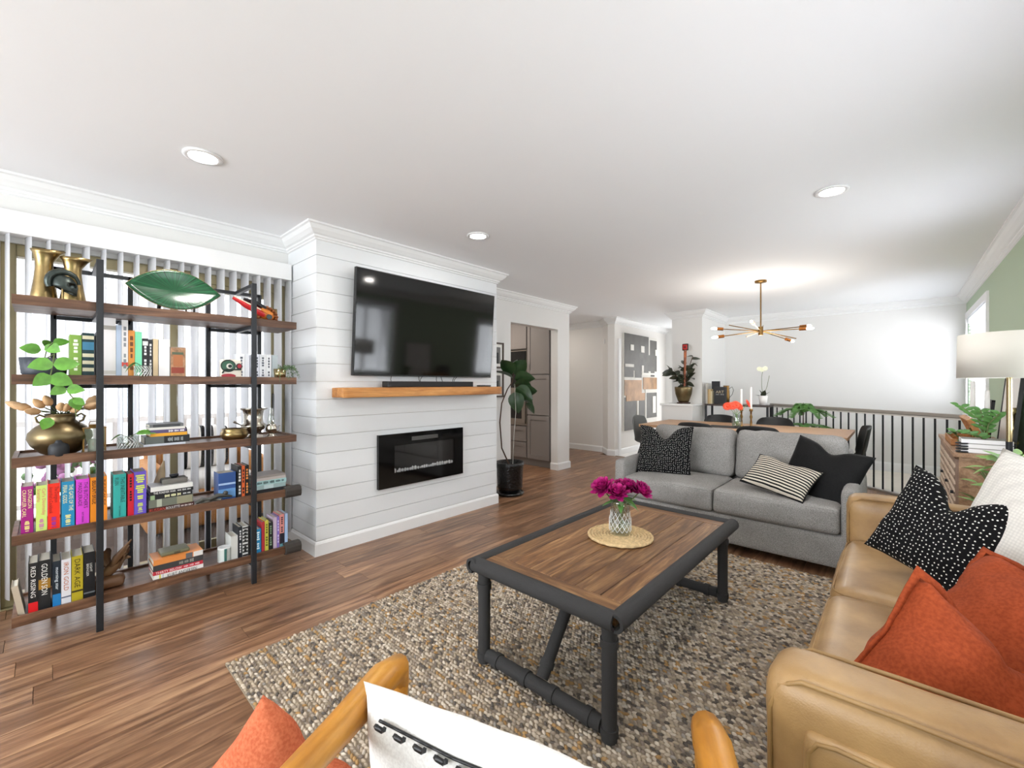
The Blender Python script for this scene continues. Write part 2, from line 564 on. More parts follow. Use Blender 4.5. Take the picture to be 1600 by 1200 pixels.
struct(MB().prism([(.66, 6.2), (.66, 8.40), (-2.0, 8.40), (-2.0, 8.05), (-1.55, 7.95)], -.012, .006).build('floor_landing', 'tile_cream'))
struct(MB().box(-3.80, -2.0, 6.925, 6.948, -.01, .006).build('trim_1', 'bronze'))
# ---- ceiling
struct(MB().box(-6.1, .85, YREAR - .1, 9.4, ZC, ZC + .15).build('ceiling', 'ceiling_white'))
# ---- left wall
w = MB()
t = XL - .13
w.box(t, XL, YREAR, -.17, 0, ZC); w.box(t, XL, -.17, 1.37, 2.12, ZC); w.box(t, XL, 1.37, 4.15, 0, ZC)
w.box(t, XL, 4.15, 5.2, 2.12, ZC); w.box(t, XL, 5.2, 5.5, 0, ZC)
struct(w.build('wall_left', 'wall_white'))
w = MB()
w.box(-6.0, t, 5.40, 5.5, 0, ZC); w.box(-6.1, -6.0, 2.95, 7.3, 0, ZC); w.box(-6.0, t, 2.95, 3.05, 0, ZC)
struct(w.build('wall_kitchen', 'hall_white'))
w = MB()
w.prism([(-6.0, 7.18), (-4.19, 7.18), (-3.94, 6.93), (XL, 6.93), (XL, YENT), (-4.0, YENT), (-4.0, 7.34), (-6.0, 7.34)], 0, ZC)
struct(w.build('wall_hall', 'hall_white'))
# ---- fireplace breast with shiplap
fb = struct(MB().box(XL + .001, XB - .012, YB0 + .012, YB1 - .012, 0, ZC).build('wall_fireplace', 'grout'))
edges = [.11] + [1.319 + .1372 * k for k in range(-8, 9) if .13 < 1.319 + .1372 * k < 2.46] + [ZC]
for a, b in zip(edges[:-1], edges[1:]):
    z0, z1 = a + .0016, b - .0016
    MB().box(XB - .012, XB, YB0, YB1, z0, z1).build('shiplap_board', 'shiplap_white', fb, org=(XB, YB0, z0))
    MB().box(XL, XB - .012, YB0, YB0 + .012, z0, z1).build('shiplap_board', 'shiplap_white', fb, org=(XL, YB0, z0))
    MB().box(XL, XB - .012, YB1 - .012, YB1, z0, z1).build('shiplap_board', 'shiplap_white', fb, org=(XL, YB1, z0))
# ---- pier and ledge, back walls
w = MB()
w.box(-2.857, -2.366, 7.18, 7.69, 0, ZC); w.box(-2.60, -2.366, 7.69, YENT, 0, ZC)
struct(w.build('wall_pier', 'wall_white'))
w = MB()
w.box(-2.855, -2.37, 6.75, 7.18, 0, .955); 
led = struct(w.build('wall_ledge', 'wall_white'))
MB().box(-2.875, -2.35, 6.73, 7.179, .955, .985).build('ledge_cap', 'trim_white', led, bevel=.004)
struct(MB().box(-2.366, XR + .12, YBACK, YBACK + .12, 0, ZC).build('wall_back', 'wall_white'))
w = MB()
w.box(-4.0, -3.35, YENT, YENT + .1, 0, ZC); w.box(-2.62, -2.3, YENT, YENT + .1, 0, ZC); w.box(-3.35, -2.62, YENT, YENT + .1, 2.2, ZC); w.box(-3.35, -2.62, YENT, YENT + .1, 0, .3)  # the opening is added to let the entry fill in
struct(w.build('wall_entry', 'wall_white'))
# ---- right wall (green) with two windows and a third opening added for light
w = MB()
def hole_wall(w, y0, y1, holes):
    y = y0
    for (a, b, z0, z1) in holes:
        w.box(XR, XR + .12, y, a, 0, ZC); w.box(XR, XR + .12, a, b, 0, z0); w.box(XR, XR + .12, a, b, z1, ZC); y = b
    w.box(XR, XR + .12, y, y1, 0, ZC)
hole_wall(w, YREAR, YBACK, [(.35, 2.45, .98, 2.2), (3.35, 4.35, .98, 2.2), (6.53, 8.27, .98, 2.17)])  # the hole nearest the camera is added for the near fill
struct(w.build('wall_right', 'wall_green'))
w = MB()
w.box(-4.0, -3.0, YREAR - .1, YREAR, 0, ZC); w.box(-.1, .8, YREAR - .1, YREAR, 0, ZC)
w.box(-3.0, -.1, YREAR - .1, YREAR, 0, .65); w.box(-3.0, -.1, YREAR - .1, YREAR, 2.2, ZC)
struct(w.build('wall_rear', 'wall_white'))

def window(n, y0, y1, z0, z1, slat):
    f = MB(); c = .08
    for (a, b, p, q) in ((y0 - c, y0, z0 - c, z1 + c), (y1, y1 + c, z0 - c, z1 + c), (y0, y1, z1, z1 + c), (y0, y1, z0 - c, z0)):
        f.box(XR - .018, XR + .005, a, b, p, q)
    wd = struct(f.build('window_%d' % n, 'trim_white'))
    MB().box(XR - .05, XR + .1, y0 - .1, y1 + .1, z0 - c - .025, z0 - c).build('window_sill', 'trim_white', wd)
    s = MB()
    for (a, b, p, q) in ((y0, y0 + .04, z0, z1), (y1 - .04, y1, z0, z1), (y0, y1, z1 - .04, z1), (y0, y1, z0, z0 + .04), ((y0 + y1) / 2 - .02, (y0 + y1) / 2 + .02, z0, z1)):
        s.box(XR + .06, XR + .1, a, b, p, q)
    s.build('sash', 'trim_white', wd)
    MB().box(XR + .078, XR + .082, y0 + .04, y1 - .04, z0 + .04, z1 - .04).build('pane', 'glass', wd)
    bl = thing('venetian_blind', slat, 'blind', (XR + .03, (y0 + y1) / 2, z0), 'horizontal blinds on the green wall')
    MB().box(XR + .002, XR + .05, y0 + .005, y1 - .005, z1 - .07, z1 - .002).build('head_rail', 'blind_white', bl)
    z = z1 - .1
    first = None
    M = Matrix.Translation((XR + .028, 0, 0))
    while z > z0 + .02:
        if first is None:
            first = MB().box(-.024, .024, y0 + .01, y1 - .01, -.0012, .0012).build('slat', 'blind_white', bl, org=(0, 0, 0))
            o = first
        else:
            o = first.copy(); COL.objects.link(o)
        o.location = Vector((XR + .028, 0, z)) - ORG[bl.name]; o.rotation_euler = (0, R(22), 0)
        z -= .045
    for yy in (y0 + .2, y1 - .2): MB().box(XR + .026, XR + .03, yy - .012, yy + .012, z0 + .02, z1 - .07).build('ladder_tape', 'blind_white', bl)
window(1, 6.53, 8.27, .98, 2.17, 'white horizontal blind in the far window beside the lamp shade')
window(2, 3.35, 4.35, .98, 2.2, 'white horizontal blind in the window over the carved cabinet')

window(3, .35, 2.45, .98, 2.2, 'white horizontal blind in the window added for light above the leather sofa')  # unseen window, added to carry the near fill
# ---- crown mouldings and baseboards
CROWN = [(0, ZC), (.095, ZC), (.095, 2.487), (.082, 2.481), (.066, 2.456), (.040, 2.432), (.024, 2.424), (.024, 2.412), (.012, 2.405), (.012, 2.396), (0, 2.39)]
BASE = [(0, 0), (.016, 0), (.016, .088), (.010, .103), (0, .108)]
left_pts = [(XL, YREAR), (XL, YB0), (XB, YB0), (XB, YB1), (XL, YB1), (XL, 5.5), (-6.0, 5.5)]
hall_pts = [(-6.0, 7.18), (-4.19, 7.18), (-3.94, 6.93), (XL, 6.93), (XL, YENT)]
back_pts = [(-2.857, 7.69), (-2.857, 7.18), (-2.366, 7.18), (-2.366, YBACK), (XR, YBACK), (XR, YREAR)]
struct(MB().sweep(left_pts, CROWN).build('trim_2', 'trim_white'))
struct(MB().sweep(hall_pts, CROWN).build('trim_3', 'trim_white'))
struct(MB().sweep(back_pts, CROWN).build('trim_4', 'trim_white'))
struct(MB().sweep([(XL, 1.365), (XL, YB0), (XB, YB0), (XB, YB1), (XL, YB1), (XL, 4.15)], BASE).build('baseboard_left', 'trim_white'))
struct(MB().sweep([(XL - .13, 5.2), (XL, 5.2), (XL, 5.5), (-6.0, 5.5)], BASE).build('baseboard_post', 'trim_white'))
struct(MB().sweep(hall_pts, BASE).build('baseboard_hall', 'trim_white'))
struct(MB().sweep([(-2.366, 7.70), (-2.366, YBACK), (XR, YBACK), (XR, YREAR)], [(o, z * 1.3) for o, z in BASE]).build('baseboard_back', 'trim_white'))
# closet edge on the entry wall
struct(MB().box(XL, XL + .03, 7.04, 7.12, 0, 2.13).build('trim_5', 'trim_white', bevel=.004))

# ---- sliding glass door
dr = thing('door_1', None, None, (XL - .06, -.17, 0)); struct(dr)
f = MB()
f.box(XL - .10, XL - .02, -.17, -.11, .007, 2.12); f.box(XL - .10, XL - .02, 1.31, 1.37, .007, 2.12); f.box(XL - .10, XL - .02, -.11, 1.31, 2.05, 2.12); f.box(XL - .10, XL - .02, -.11, 1.31, .007, .06)
f.build('frame', 'frame_gold', dr, bevel=.004)
MB().box(XL - .14, XL + .005, -.17, 1.37, -.115, .006).build('threshold', 'frame_gold', dr)
f = MB()
f.box(XL - .09, XL - .05, .57, .65, .06, 2.05); f.box(XL - .06, XL - .03, 1.24, 1.31, .06, 2.05); f.box(XL - .06, XL - .03, .60, 1.24, .06, .13); f.box(XL - .06, XL - .03, .60, 1.24, 1.99, 2.05)
f.build('sash', 'frame_gold', dr, bevel=.003)
MB().box(XL - .080, XL - .076, -.11, .58, .06, 2.05).build('pane', 'glass', dr)
MB().box(XL - .046, XL - .042, .64, 1.25, .12, 2.0).build('pane', 'glass', dr)
MB().box(XL - .03, XL + .02, 1.262, 1.292, .99, 1.22).build('handle', 'black', dr, bevel=.006)

bl = thing('vertical_blind', 'white vertical slat blind hanging behind the bookshelf', 'blind', (XL + .07, .5, 2.15))
MB().box(XL, XL + .11, -1.4, 1.368, 2.15, 2.28).build('valance', 'trim_white', bl, bevel=.004)
first = None
k = 0
y = -.30
while y < 1.36:
    if first is None:
        m = MB()
        n = 6
        vs = []
        for i in range(n + 1):
            a = i / n - .5
            for z in (-2.08, 0): vs.append((a * .089, .006 * (1 - 4 * a * a), z))
        m.add(vs, [(2 * i, 2 * i + 2, 2 * i + 3, 2 * i + 1) for i in range(n)], True)
        first = m.build('slat', 'blind_white', bl, org=(0, 0, 0)); o = first
        sm = o.modifiers.new('solid', 'SOLIDIFY'); sm.thickness = .0015
    else:
        o = first.copy(); COL.objects.link(o)
    o.location = Vector((XL + .055, y, 2.16)) - ORG[bl.name]
    o.rotation_euler = (0, 0, R(180 + 17 + rng.uniform(-5, 5)))
    y += .079

# ---- deck outside
dk = struct(MB().box(-6.8, XL - .13, -2.6, 2.95, -.25, -.12).build('floor_deck', 'subfloor'))
x = XL - .14
while x > -6.7:
    MB().box(x - .135, x, -2.6, 2.95, -.12, -.09).build('deck_board', 'deck_wood', dk, org=(x, 0, -.09)); x -= .145
rl = thing('deck_railing', 'white deck railing with slim balusters outside the glass door', 'railing', (-6.6, .2, -.09))
MB().box(-6.66, -6.56, -2.6, 2.95, .86, .92).build('rail', 'trim_white', rl); MB().box(-6.64, -6.58, -2.6, 2.95, .02, .07).build('rail', 'trim_white', rl)
y = -2.5
while y < 2.9:
    MB().box(-6.63, -6.59, y - .02, y + .02, .07, .86).build('baluster', 'trim_white', rl); y += .16
nb = thing('neighbour_house', 'pale house with grey pitched roof beyond the deck', 'house', (-16, -1, -3))
MB().box(-19, -15, -6, 3.5, -3, 2.6).build('wall', 'wall_white', nb)
MB().prism([(-6.5, 2.6), (4, 2.6), (-1.2, 4.9)], -19.2, -14.6, M=Matrix(((0, 0, 1, 0), (1, 0, 0, 0), (0, 1, 0, 0), (0, 0, 0, 1)))).build('roof', colmat('#b9bbc0'), nb)
for yy in (-3.6, -.6, 1.8):
    wn = MB().box(-15.03, -14.97, yy - .6, yy + .6, .2, 1.6).build('window', 'trim_white', nb)
    MB().box(-14.99, -14.95, yy - .5, yy + .5, .3, 1.5).build('pane', colmat('#9fb0bd'), wn)
pc = thing('patio_chair', 'tan wicker patio armchair seen through the blind slats', 'chair', (-5.0, 1.05, -.09))
MB().cushion(-5.4, -4.7, .65, 1.5, .0, .34, .05).build('seat_base', colmat('#b0773c', .8), pc)
MB().cushion(-5.5, -5.35, .65, 1.5, .2, .82, .06).build('backrest', colmat('#b0773c', .8), pc)
for a in (.58, 1.42): MB().cushion(-5.45, -4.7, a, a + .14, .0, .58, .05).build('armrest', colmat('#b0773c', .8), pc)
MB().cushion(-5.33, -4.72, .74, 1.41, .33, .45, .05, (0, 0, .02)).build('seat_cushion', colmat('#d0cdc8', .9), pc)
stripes('zebra', '#1b1b1c', '#efece6', 14, 1)
zp = MB().cushion(-5.3, -5.16, .8, 1.3, .46, .88, .06, (.03, 0, 0)).build('cushion', 'zebra', None, org=(-5.23, 1.05, .46))
tag(zp, 'black and white zebra cushion on the wicker patio chair', 'cushion')
fbk = thing('flower_pot', 'pink flowering plant in a grey pot out on the deck', 'plant', (-5.9, .14, -.09))
MB().lathe([(.13, 0), (.19, .3), (.17, .3), (.16, .27)], (-5.9, .14, -.09), 16).build('pot', colmat('#8f8c88', .8), fbk)
rp = random.Random(5)
mf, ml = MB(), MB()
for i in range(60):
    a, b = rp.uniform(0, 6.28), rp.uniform(0, 1)
    q = (-5.9 + .26 * b * math.cos(a), .14 + .26 * b * math.sin(a), .3 + .45 * rp.random() * (1.1 - b * .6))
    (mf if i % 2 else ml).ell(q, .045, .045, .04, 6, 4)
mf.build('blossoms', colmat('#b77fae', .8), fbk); ml.build('foliage', 'leaf_mid', fbk)

# ---- recessed lamps
def can(i, x, y, label, inview=True):
    c = thing('recessed_light', label, 'ceiling light', (x, y, ZC), 'recessed ceiling lights')
    MB().lathe([(.062, -.001), (.088, -.001), (.088, -.007), (.066, -.010), (.062, -.004)], (x, y, ZC), 32, caps=False).build('trim_ring', 'trim_white', c)
    MB().lathe([(.0, -.003), (.061, -.003)], (x, y, ZC), 32).build('lens', 'lamp_glow', c)
    l = light('recessed_lamp', 'AREA', (x, y, ZC - .014), (0, 0, 0), 5.0, (1, .95, .88), shape='DISK', size=.12)
    l.parent = c; l.location = (0, 0, -.014)
can(0, -2.713, .562, 'round recessed light in the ceiling over the bookshelf')
can(1, -2.52, 2.36, 'round recessed light in the ceiling in front of the television')
can(2, -.31, 3.29, 'round recessed light in the ceiling above the grey sofa')
can(3, -.35, .55, 'round recessed light in the ceiling straight above the camera')
light('kitchen_lamp', 'AREA', (-4.9, 4.4, ZC - .02), (0, 0, 0), 13, (1, .9, .8), shape='DISK', size=.2)
light('hall_lamp', 'AREA', (-5.0, 6.4, ZC - .02), (0, 0, 0), 4, (1, .93, .85), shape='DISK', size=.2)

# ================================================================== KITCHEN, HALL
YC = 5.215
def cab(name, x0, x1, z0, z1, label, doors, handle_side=-1, knobs=True):
    c = thing(name, label, 'cabinet', ((x0 + x1) / 2, YC + .09, z0), 'grey kitchen cabinets')
    MB().box(x0, x1, YC, 5.398, z0, z1).build('body', 'cab_grey', c)
    for (a, b) in doors:
        d = MB()
        d.box(x0 + .006, x1 - .006, YC - .018, YC, a, b).build
        dd = d.build('door', 'cab_grey', c)
        f = MB(); rw = .065
        for (p, q, r_, s_) in ((x0 + .006, x0 + rw, a, b), (x1 - rw, x1 - .006, a, b), (x0 + rw, x1 - rw, b - rw, b), (x0 + rw, x1 - rw, a, a + rw)):
            f.box(p, q, YC - .027, YC - .018, r_, s_)
        f.build('door_frame', 'cab_grey', dd, bevel=.002)
        if knobs:
            hx = x0 + .035
            hz = a + .12 if a > 1.2 else b - .12
            MB().cyl((hx, YC - .055, hz - .07), (hx, YC - .055, hz + .07), .007).build('handle', 'steel', dd)
    return c
cab('pantry_cabinet', -4.40, -3.95, .1, 2.45, 'tall grey pantry cabinet beside the oven tower in the kitchen', [(.12, .80), (.815, 1.44), (1.455, 2.43)])
cab('wall_cabinet', -5.15, -4.41, 1.86, 2.45, 'grey cabinet over the built-in oven', [(1.87, 2.43)], knobs=False)
cab('base_cabinet', -5.15, -4.41, .1, .62, 'grey drawer cabinet under the built-in oven', [(.12, .36), (.375, .61)], knobs=False)
struct(MB().box(-5.3, -3.95, YC + .03, 5.398, 0, .1).build('trim_6', 'cab_grey'))
ov = thing('oven', 'stainless built-in double oven with dark glass in the kitchen', 'oven', (-4.78, YC, .63))
MB().box(-5.14, -4.42, YC - .005, 5.398, .63, 1.85).build('body', 'steel', ov)
for (a, b) in ((.66, 1.12), (1.16, 1.62)):
    d = MB().box(-5.12, -4.44, YC - .03, YC - .005, a, b).build('door', 'steel', ov, bevel=.004)
    MB().box(-5.05, -4.51, YC - .033, YC - .03, a + .08, b - .09).build('window', 'black_gloss', d)
    MB().cyl((-5.05, YC - .07, b - .05), (-4.51, YC - .07, b - .05), .011).build('handle', 'steel', d)
MB().box(-5.12, -4.44, YC - .025, YC - .005, 1.66, 1.83).build('control_panel', 'black_gloss', ov)

th = MB().box(-.03, .03, -.012, 0, -.045, .045).build('thermostat', 'trim_white', None, org=(0, 0, 0), bevel=.004)
th.location = (-4.09, 7.075, 2.10); th.rotation_euler = (0, 0, R(-45 + 0))
tag(th, 'small white thermostat mounted on the angled hall wall', 'thermostat')
sw = MB().box(XL, XL + .006, 3.75, 3.83, 1.12, 1.24).build('light_switch', 'trim_white', None, org=(XL, 3.79, 1.12), bevel=.002)
tag(sw, 'white double switch plate at the end of the mantel', 'switch')
for i, (z0, z1, lab) in enumerate(((1.50, 1.83, 'upper of two small framed prints between television and kitchen'), (1.13, 1.47, 'lower of two small framed prints behind the fig leaves'))):
    y0, y1 = 3.80, 4.00
    p = thing('picture', lab, 'picture', (XL, (y0 + y1) / 2, z0), 'small framed prints')
    f = MB(); c = .022
    for (a, b, q, r_) in ((y0, y0 + c, z0, z1), (y1 - c, y1, z0, z1), (y0, y1, z0, z0 + c), (y0, y1, z1 - c, z1)): f.box(XL, XL + .02, a, b, q, r_)
    f.build('frame', colmat('#4a3a30'), p)
    MB().box(XL, XL + .008, y0 + c, y1 - c, z0 + c, z1 - c).build('mat_board', colmat('#efede8', .8), p)
    pr = MB().box(XL + .008, XL + .010, y0 + .055, y1 - .055, z0 + .06, z1 - .06).build('print', colmat('#7b7a78', .8), p)
    MB().box(XL + .010, XL + .011, y0 + .07, y1 - .09, z0 + .06, z1 - .13).build('print_patch', colmat('#35373a', .8), pr)

# big abstract painting on the entry wall
ay0, ay1, az0, az1 = 7.22, 8.64, .43, 2.25
XPA = XL + .002
pa = thing('painting', 'tall abstract painting in charcoal and bronze on the entry wall', 'painting', (XL, (ay0 + ay1) / 2, az0))
MB().box(XPA, XPA + .035, ay0, ay1, az0, az1).build('canvas', colmat('#d9d6cf', .8), pa)
plain('paint_charcoal', '#55524d', .55, var=.2, vs=6); plain('paint_bronze', '#8f6c49', .5, .3, var=.35, vs=5); plain('paint_white', '#e6e3dc', .7, var=.05, vs=9)
def patch(m, a, b, c, d, dz=.002):
    W_, H_ = ay1 - ay0, az1 - az0
    m.box(XPA + .035, XPA + .035 + dz, ay0 + a * W_, ay0 + b * W_, az0 + c * H_, az0 + d * H_)
def patches(qs, mat, dz):
    for i_, q in enumerate(qs):
        m = MB(); patch(m, *q, dz=dz + .0004 * i_); m.build('painted_block', mat, pa)
patches(((0, .73, .72, 1), (.77, 1, .72, .97), (0, 1, .62, .8), (0, .35, .0, .34), (.42, .60, .0, .34), (.66, 1, .1, .38), (0, .26, .55, .66), (.30, .5, .5, .62), (.58, .72, .58, .62), (.8, .92, .56, .62)), 'paint_charcoal', .002)
patches(((0, .5, .36, .52), (.55, 1, .42, .55), (.05, .6, .30, .38)), 'paint_bronze', .008)
patches(((.17, .26, .83, .89), (.48, .58, .82, .89), (.02, .26, .655, .685), (.5, .56, .62, .68), (.5, .98, .58, .60), (.36, .40, 0, .3), (.61, .64, 0, .42), (.0, .48, .52, .545), (.94, 1, .80, .87), (.85, .95, .15, .34)), 'paint_white', .011)
# ================================================================== BOOKSHELF
XF, XBK = -3.125, -3.475                    # shelf front and back
SH = [1.731, 1.346, .945, .573, .182]       # rim heights, top shelf first
SZ = [z - .012 for z in SH]                 # tray floors
bs = thing('bookshelf', 'walnut five-tier open bookshelf on black metal posts by the glass door', 'bookshelf', (-3.3, .55, 0))
Y0S, Y1S = -.105, 1.19
for z in SH:
    m = MB()
    m.box(XBK, XF, Y0S, Y1S, z - .048, z - .012)
    m.box(XF - .018, XF, Y0S, Y1S, z - .012, z); m.box(XBK, XBK + .018, Y0S, Y1S, z - .012, z)
    m.box(XBK + .018, XF - .018, Y0S, Y0S + .018, z - .012, z); m.box(XBK + .018, XF - .018, Y1S - .018, Y1S, z - .012, z)
    m.build('shelf', 'shelf_wood', bs, org=(-3.3, .55, z))
for (yc, ya, yb) in ((.197, .035, .355), (.92, .752, 1.066)):
    MB().box(XF, XF + .024, yc - .014, yc + .014, 0, 1.955).build('post', 'black_metal', bs, bevel=.002)
    for yy in (ya, yb): MB().box(XBK - .022, XBK, yy - .012, yy + .012, 0, 1.955).build('post', 'black_metal', bs, bevel=.002)
    for z in [1.955] + [s - .048 for s in SH]:
        MB().box(XBK - .022, XBK, ya, yb, z - .022, z - .0005).build('rail', 'black_metal', bs)
        MB().box(XBK, XF, yc - .011, yc + .011, z - .022, z - .0005).build('rail', 'black_metal', bs)
for z in (SH[3], SH[4]):
    g = MB(); n = 10
    vs = []
    prof = [(-.062, .004), (-.05, .012), (-.02, .016), (.006, .008), (.016, -.012), (.016, -.04), (.006, -.058), (-.03, -.062), (-.03, -.05), (0, -.046), (0, -.002), (-.062, -.004)]
    g2 = [(XF + a, z + b) for a, b in prof]
    k = len(g2)
    vs = [(p[0], Y1S - .075, p[1]) for p in g2] + [(p[0], Y1S + .03, p[1]) for p in g2]
    g.add(vs, [tuple(range(k)), tuple(range(2 * k - 1, k - 1, -1))] + [(i, (i + 1) % k, k + (i + 1) % k, k + i) for i in range(k)])
    g.build('foam_corner_guard', 'foam_brown', bs, bevel=.003)

# ---- books
EX, EYr, EZ = (0, 0, -1), (0, 1, 0), (0, 0, 1)
def vbook(y0, y1, z0, h, col, label, title=None, tc='#ffffff', dep=.15, xs=XF - .045, group='novels', band=(), lean=0, frac=(.1, .9), th=.55, extra=()):
    """upright book, spine towards the room"""
    org = (xs - dep / 2, (y0 + y1) / 2, z0)
    m = MB(); c = .0025
    m.box(xs - .004, xs, y0, y1, z0, z0 + h); m.box(xs - dep, xs - .004, y0, y0 + c, z0, z0 + h); m.box(xs - dep, xs - .004, y1 - c, y1, z0, z0 + h)
    b = m.build('book', colmat(col), None, org=org)
    MB().box(xs - dep + .003, xs - .004, y0 + c, y1 - c, z0 + .002, z0 + h - .004).build('pages', 'page', b)
    for (a, q, cc) in band:
        MB().box(xs, xs + .0004, y0 + .0005, y1 - .0005, z0 + a * h, z0 + q * h).build('spine_band', colmat(cc), b)
    if title:
        text(title, colmat(tc), b, (xs, (y0 + y1) / 2, z0 + h * (frac[0] + frac[1]) / 2), EX, EYr, h * (frac[1] - frac[0]), (y1 - y0) * th, 'title', .001)
    for (tt, cc, f0, f1, hh, oy) in extra:
        text(tt, colmat(cc), b, (xs, (y0 + y1) / 2 + oy, z0 + h * (f0 + f1) / 2), EX, EYr, h * (f1 - f0), (y1 - y0) * hh, 'author', .001)
    if lean: b.rotation_euler = (R(lean), 0, 0)
    return tag(b, label, 'book', group)

def fbook(y0, y1, z0, t, col, label, title=None, tc='#ffffff', dep=.16, xs=XF - .04, group='books lying in stacks', band=(), f=(.08, .92), th=.6, yaw=0, extra=()):
    """book lying flat, spine towards the room"""
    org = (xs - dep / 2, (y0 + y1) / 2, z0)
    m = MB(); c = .0025
    m.box(xs - .004, xs, y0, y1, z0, z0 + t); m.box(xs - dep, xs - .004, y0, y1, z0, z0 + c); m.box(xs - dep, xs - .004, y0, y1, z0 + t - c, z0 + t)
    b = m.build('book', colmat(col), None, org=org)
    MB().box(xs - dep + .003, xs - .004, y0 + .002, y1 - .002, z0 + c, z0 + t - c).build('pages', 'page', b)
    L = y1 - y0
    for (a, q, cc) in band: MB().box(xs, xs + .0004, y0 + a * L, y0 + q * L, z0 + .0005, z0 + t - .0005).build('spine_band', colmat(cc), b)
    if title: text(title, colmat(tc), b, (xs, y0 + L * (f[0] + f[1]) / 2, z0 + t / 2), (0, 1, 0), EZ, L * (f[1] - f[0]), t * th, 'title', .001)
    for (tt, cc, a, q, hh) in extra: text(tt, colmat(cc), b, (xs, y0 + L * (a + q) / 2, z0 + t / 2), (0, 1, 0), EZ, L * (q - a), t * hh, 'author', .001)
    if yaw: b.rotation_euler = (0, 0, R(yaw))
    return tag(b, label, 'book', group)
XSP = XF - .045
def yb(u): return yx(u, XSP)

# tier four: bright novels
G4 = 'bright novels on the second shelf from the floor'
nov = [
 (32.5, 52, '#9c1379', 'DUNGEON\nCRAWLER CARL', '#f0e3a0', 'magenta novel with cream title, leftmost on its shelf', .235, '~11', '#f0e58c', 1),
 (56, 73.5, '#c9df76', "Carl's Doomsday\nScenario", '#d96a6a', 'lime green novel with pink title beside the magenta one', .232, '~11', '#c95fb0', 1),
 (74.5, 93.5, '#ea2a12', "The Dungeon\nAnarchist's Cookbook", '#8a1410', 'bright red novel between the lime and the blue ones', .235, '~11', '#7b2ea0', 1),
 (96, 116.5, '#1d86b4', 'THE GATE OF THE\nFERAL GODS', '#efe9a6', 'bright blue novel with cream title right of the red one', .236, '~11', '#f2ea90', 1),
 (118.6, 139.5, '#d943d2', "THE BUTCHER'S\nMASQUERADE", '#37103e', 'hot pink novel with dark title left of the front post', .24, 'MATT DINNIMAN', '#37103e', 1),
 (141, 167.5, '#f08f22', 'THE EYE OF THE\nBEDLAM BRIDE', '#3a1a10', 'orange novel standing behind the front post', .242, '', '#3a1a10', 1),
 (177, 197, '#35b3ad', 'THIS INEVITABLE\nRUIN', '#143a3c', 'turquoise novel right of the front post', .243, 'MATT DINNIMAN', '#143a3c', 1),
 (199.5, 209, '#d01733', '~9', '#18060a', 'red and black slim novel squeezed beside the purple one', .237, '', '#18060a', 0),
 (209.6, 228.5, '#6a55c6', '~12', '#d7e65c', 'purple novel with lime title, rightmost of the bright row', .245, '~11', '#d7e65c', 1),
]
for (u0, u1, c, t, tc, lab, h, au, ac, big) in nov:
    vbook(yb(u0), yb(u1), SZ[3], h, c, lab, t, tc, dep=.16, group=G4, frac=(.36, .93), th=.78 if big else .4, extra=((au, ac, .06, .28, .45, 0),) if au else ())
# tier five: dark series
G5 = 'series paperbacks on the bottom shelf'
ser = [
 (44, 59.5, '#141518', 'RED RISING', '#e8e6e2', 'black novel with a red foot, leftmost on the bottom shelf', .243, ((0, .2, '#d31018'),)),
 (60, 79, '#17191c', 'GOLDEN SON', '#e8e6e2', 'black novel with gold splash on its spine on the bottom shelf', .246, ((.42, .62, '#9a6f1c'),)),
 (82, 95.2, '#14222e', 'morning star', '#dfe8ee', 'dark novel with a bright blue foot on the bottom shelf', .228, ((0, .27, '#1b78b8'),)),
 (95.8, 111, '#d9d8de', 'IRON GOLD', '#b9622c', 'white novel between the dark blue and the yellow ones', .228, ((.14, .17, '#5a5f75'),)),
 (112, 129.6, '#b3a11f', 'DARK AGE', '#3c330a', 'mustard yellow novel on the bottom shelf', .233, ((.2, .24, '#3c330a'),)),
 (130.6, 148.5, '#15161a', 'LIGHT\nBRINGER', '#e3e1dd', 'black novel with white winged mark, behind the left post', .24, ((.1, .13, '#6c6f73'),)),
]
for (u0, u1, c, t, tc, lab, h, bd) in ser:
    vbook(yb(u0), yb(u1), SZ[4], h, c, lab, t, tc, dep=.16, group=G5, band=bd, frac=(.30, .93), th=.5)
vbook(Y0S + .02, Y0S + .042, SZ[4], .15, '#b7a894', 'small cream book leaning at the left end of the bottom shelf', dep=.12, group=G5, lean=9)

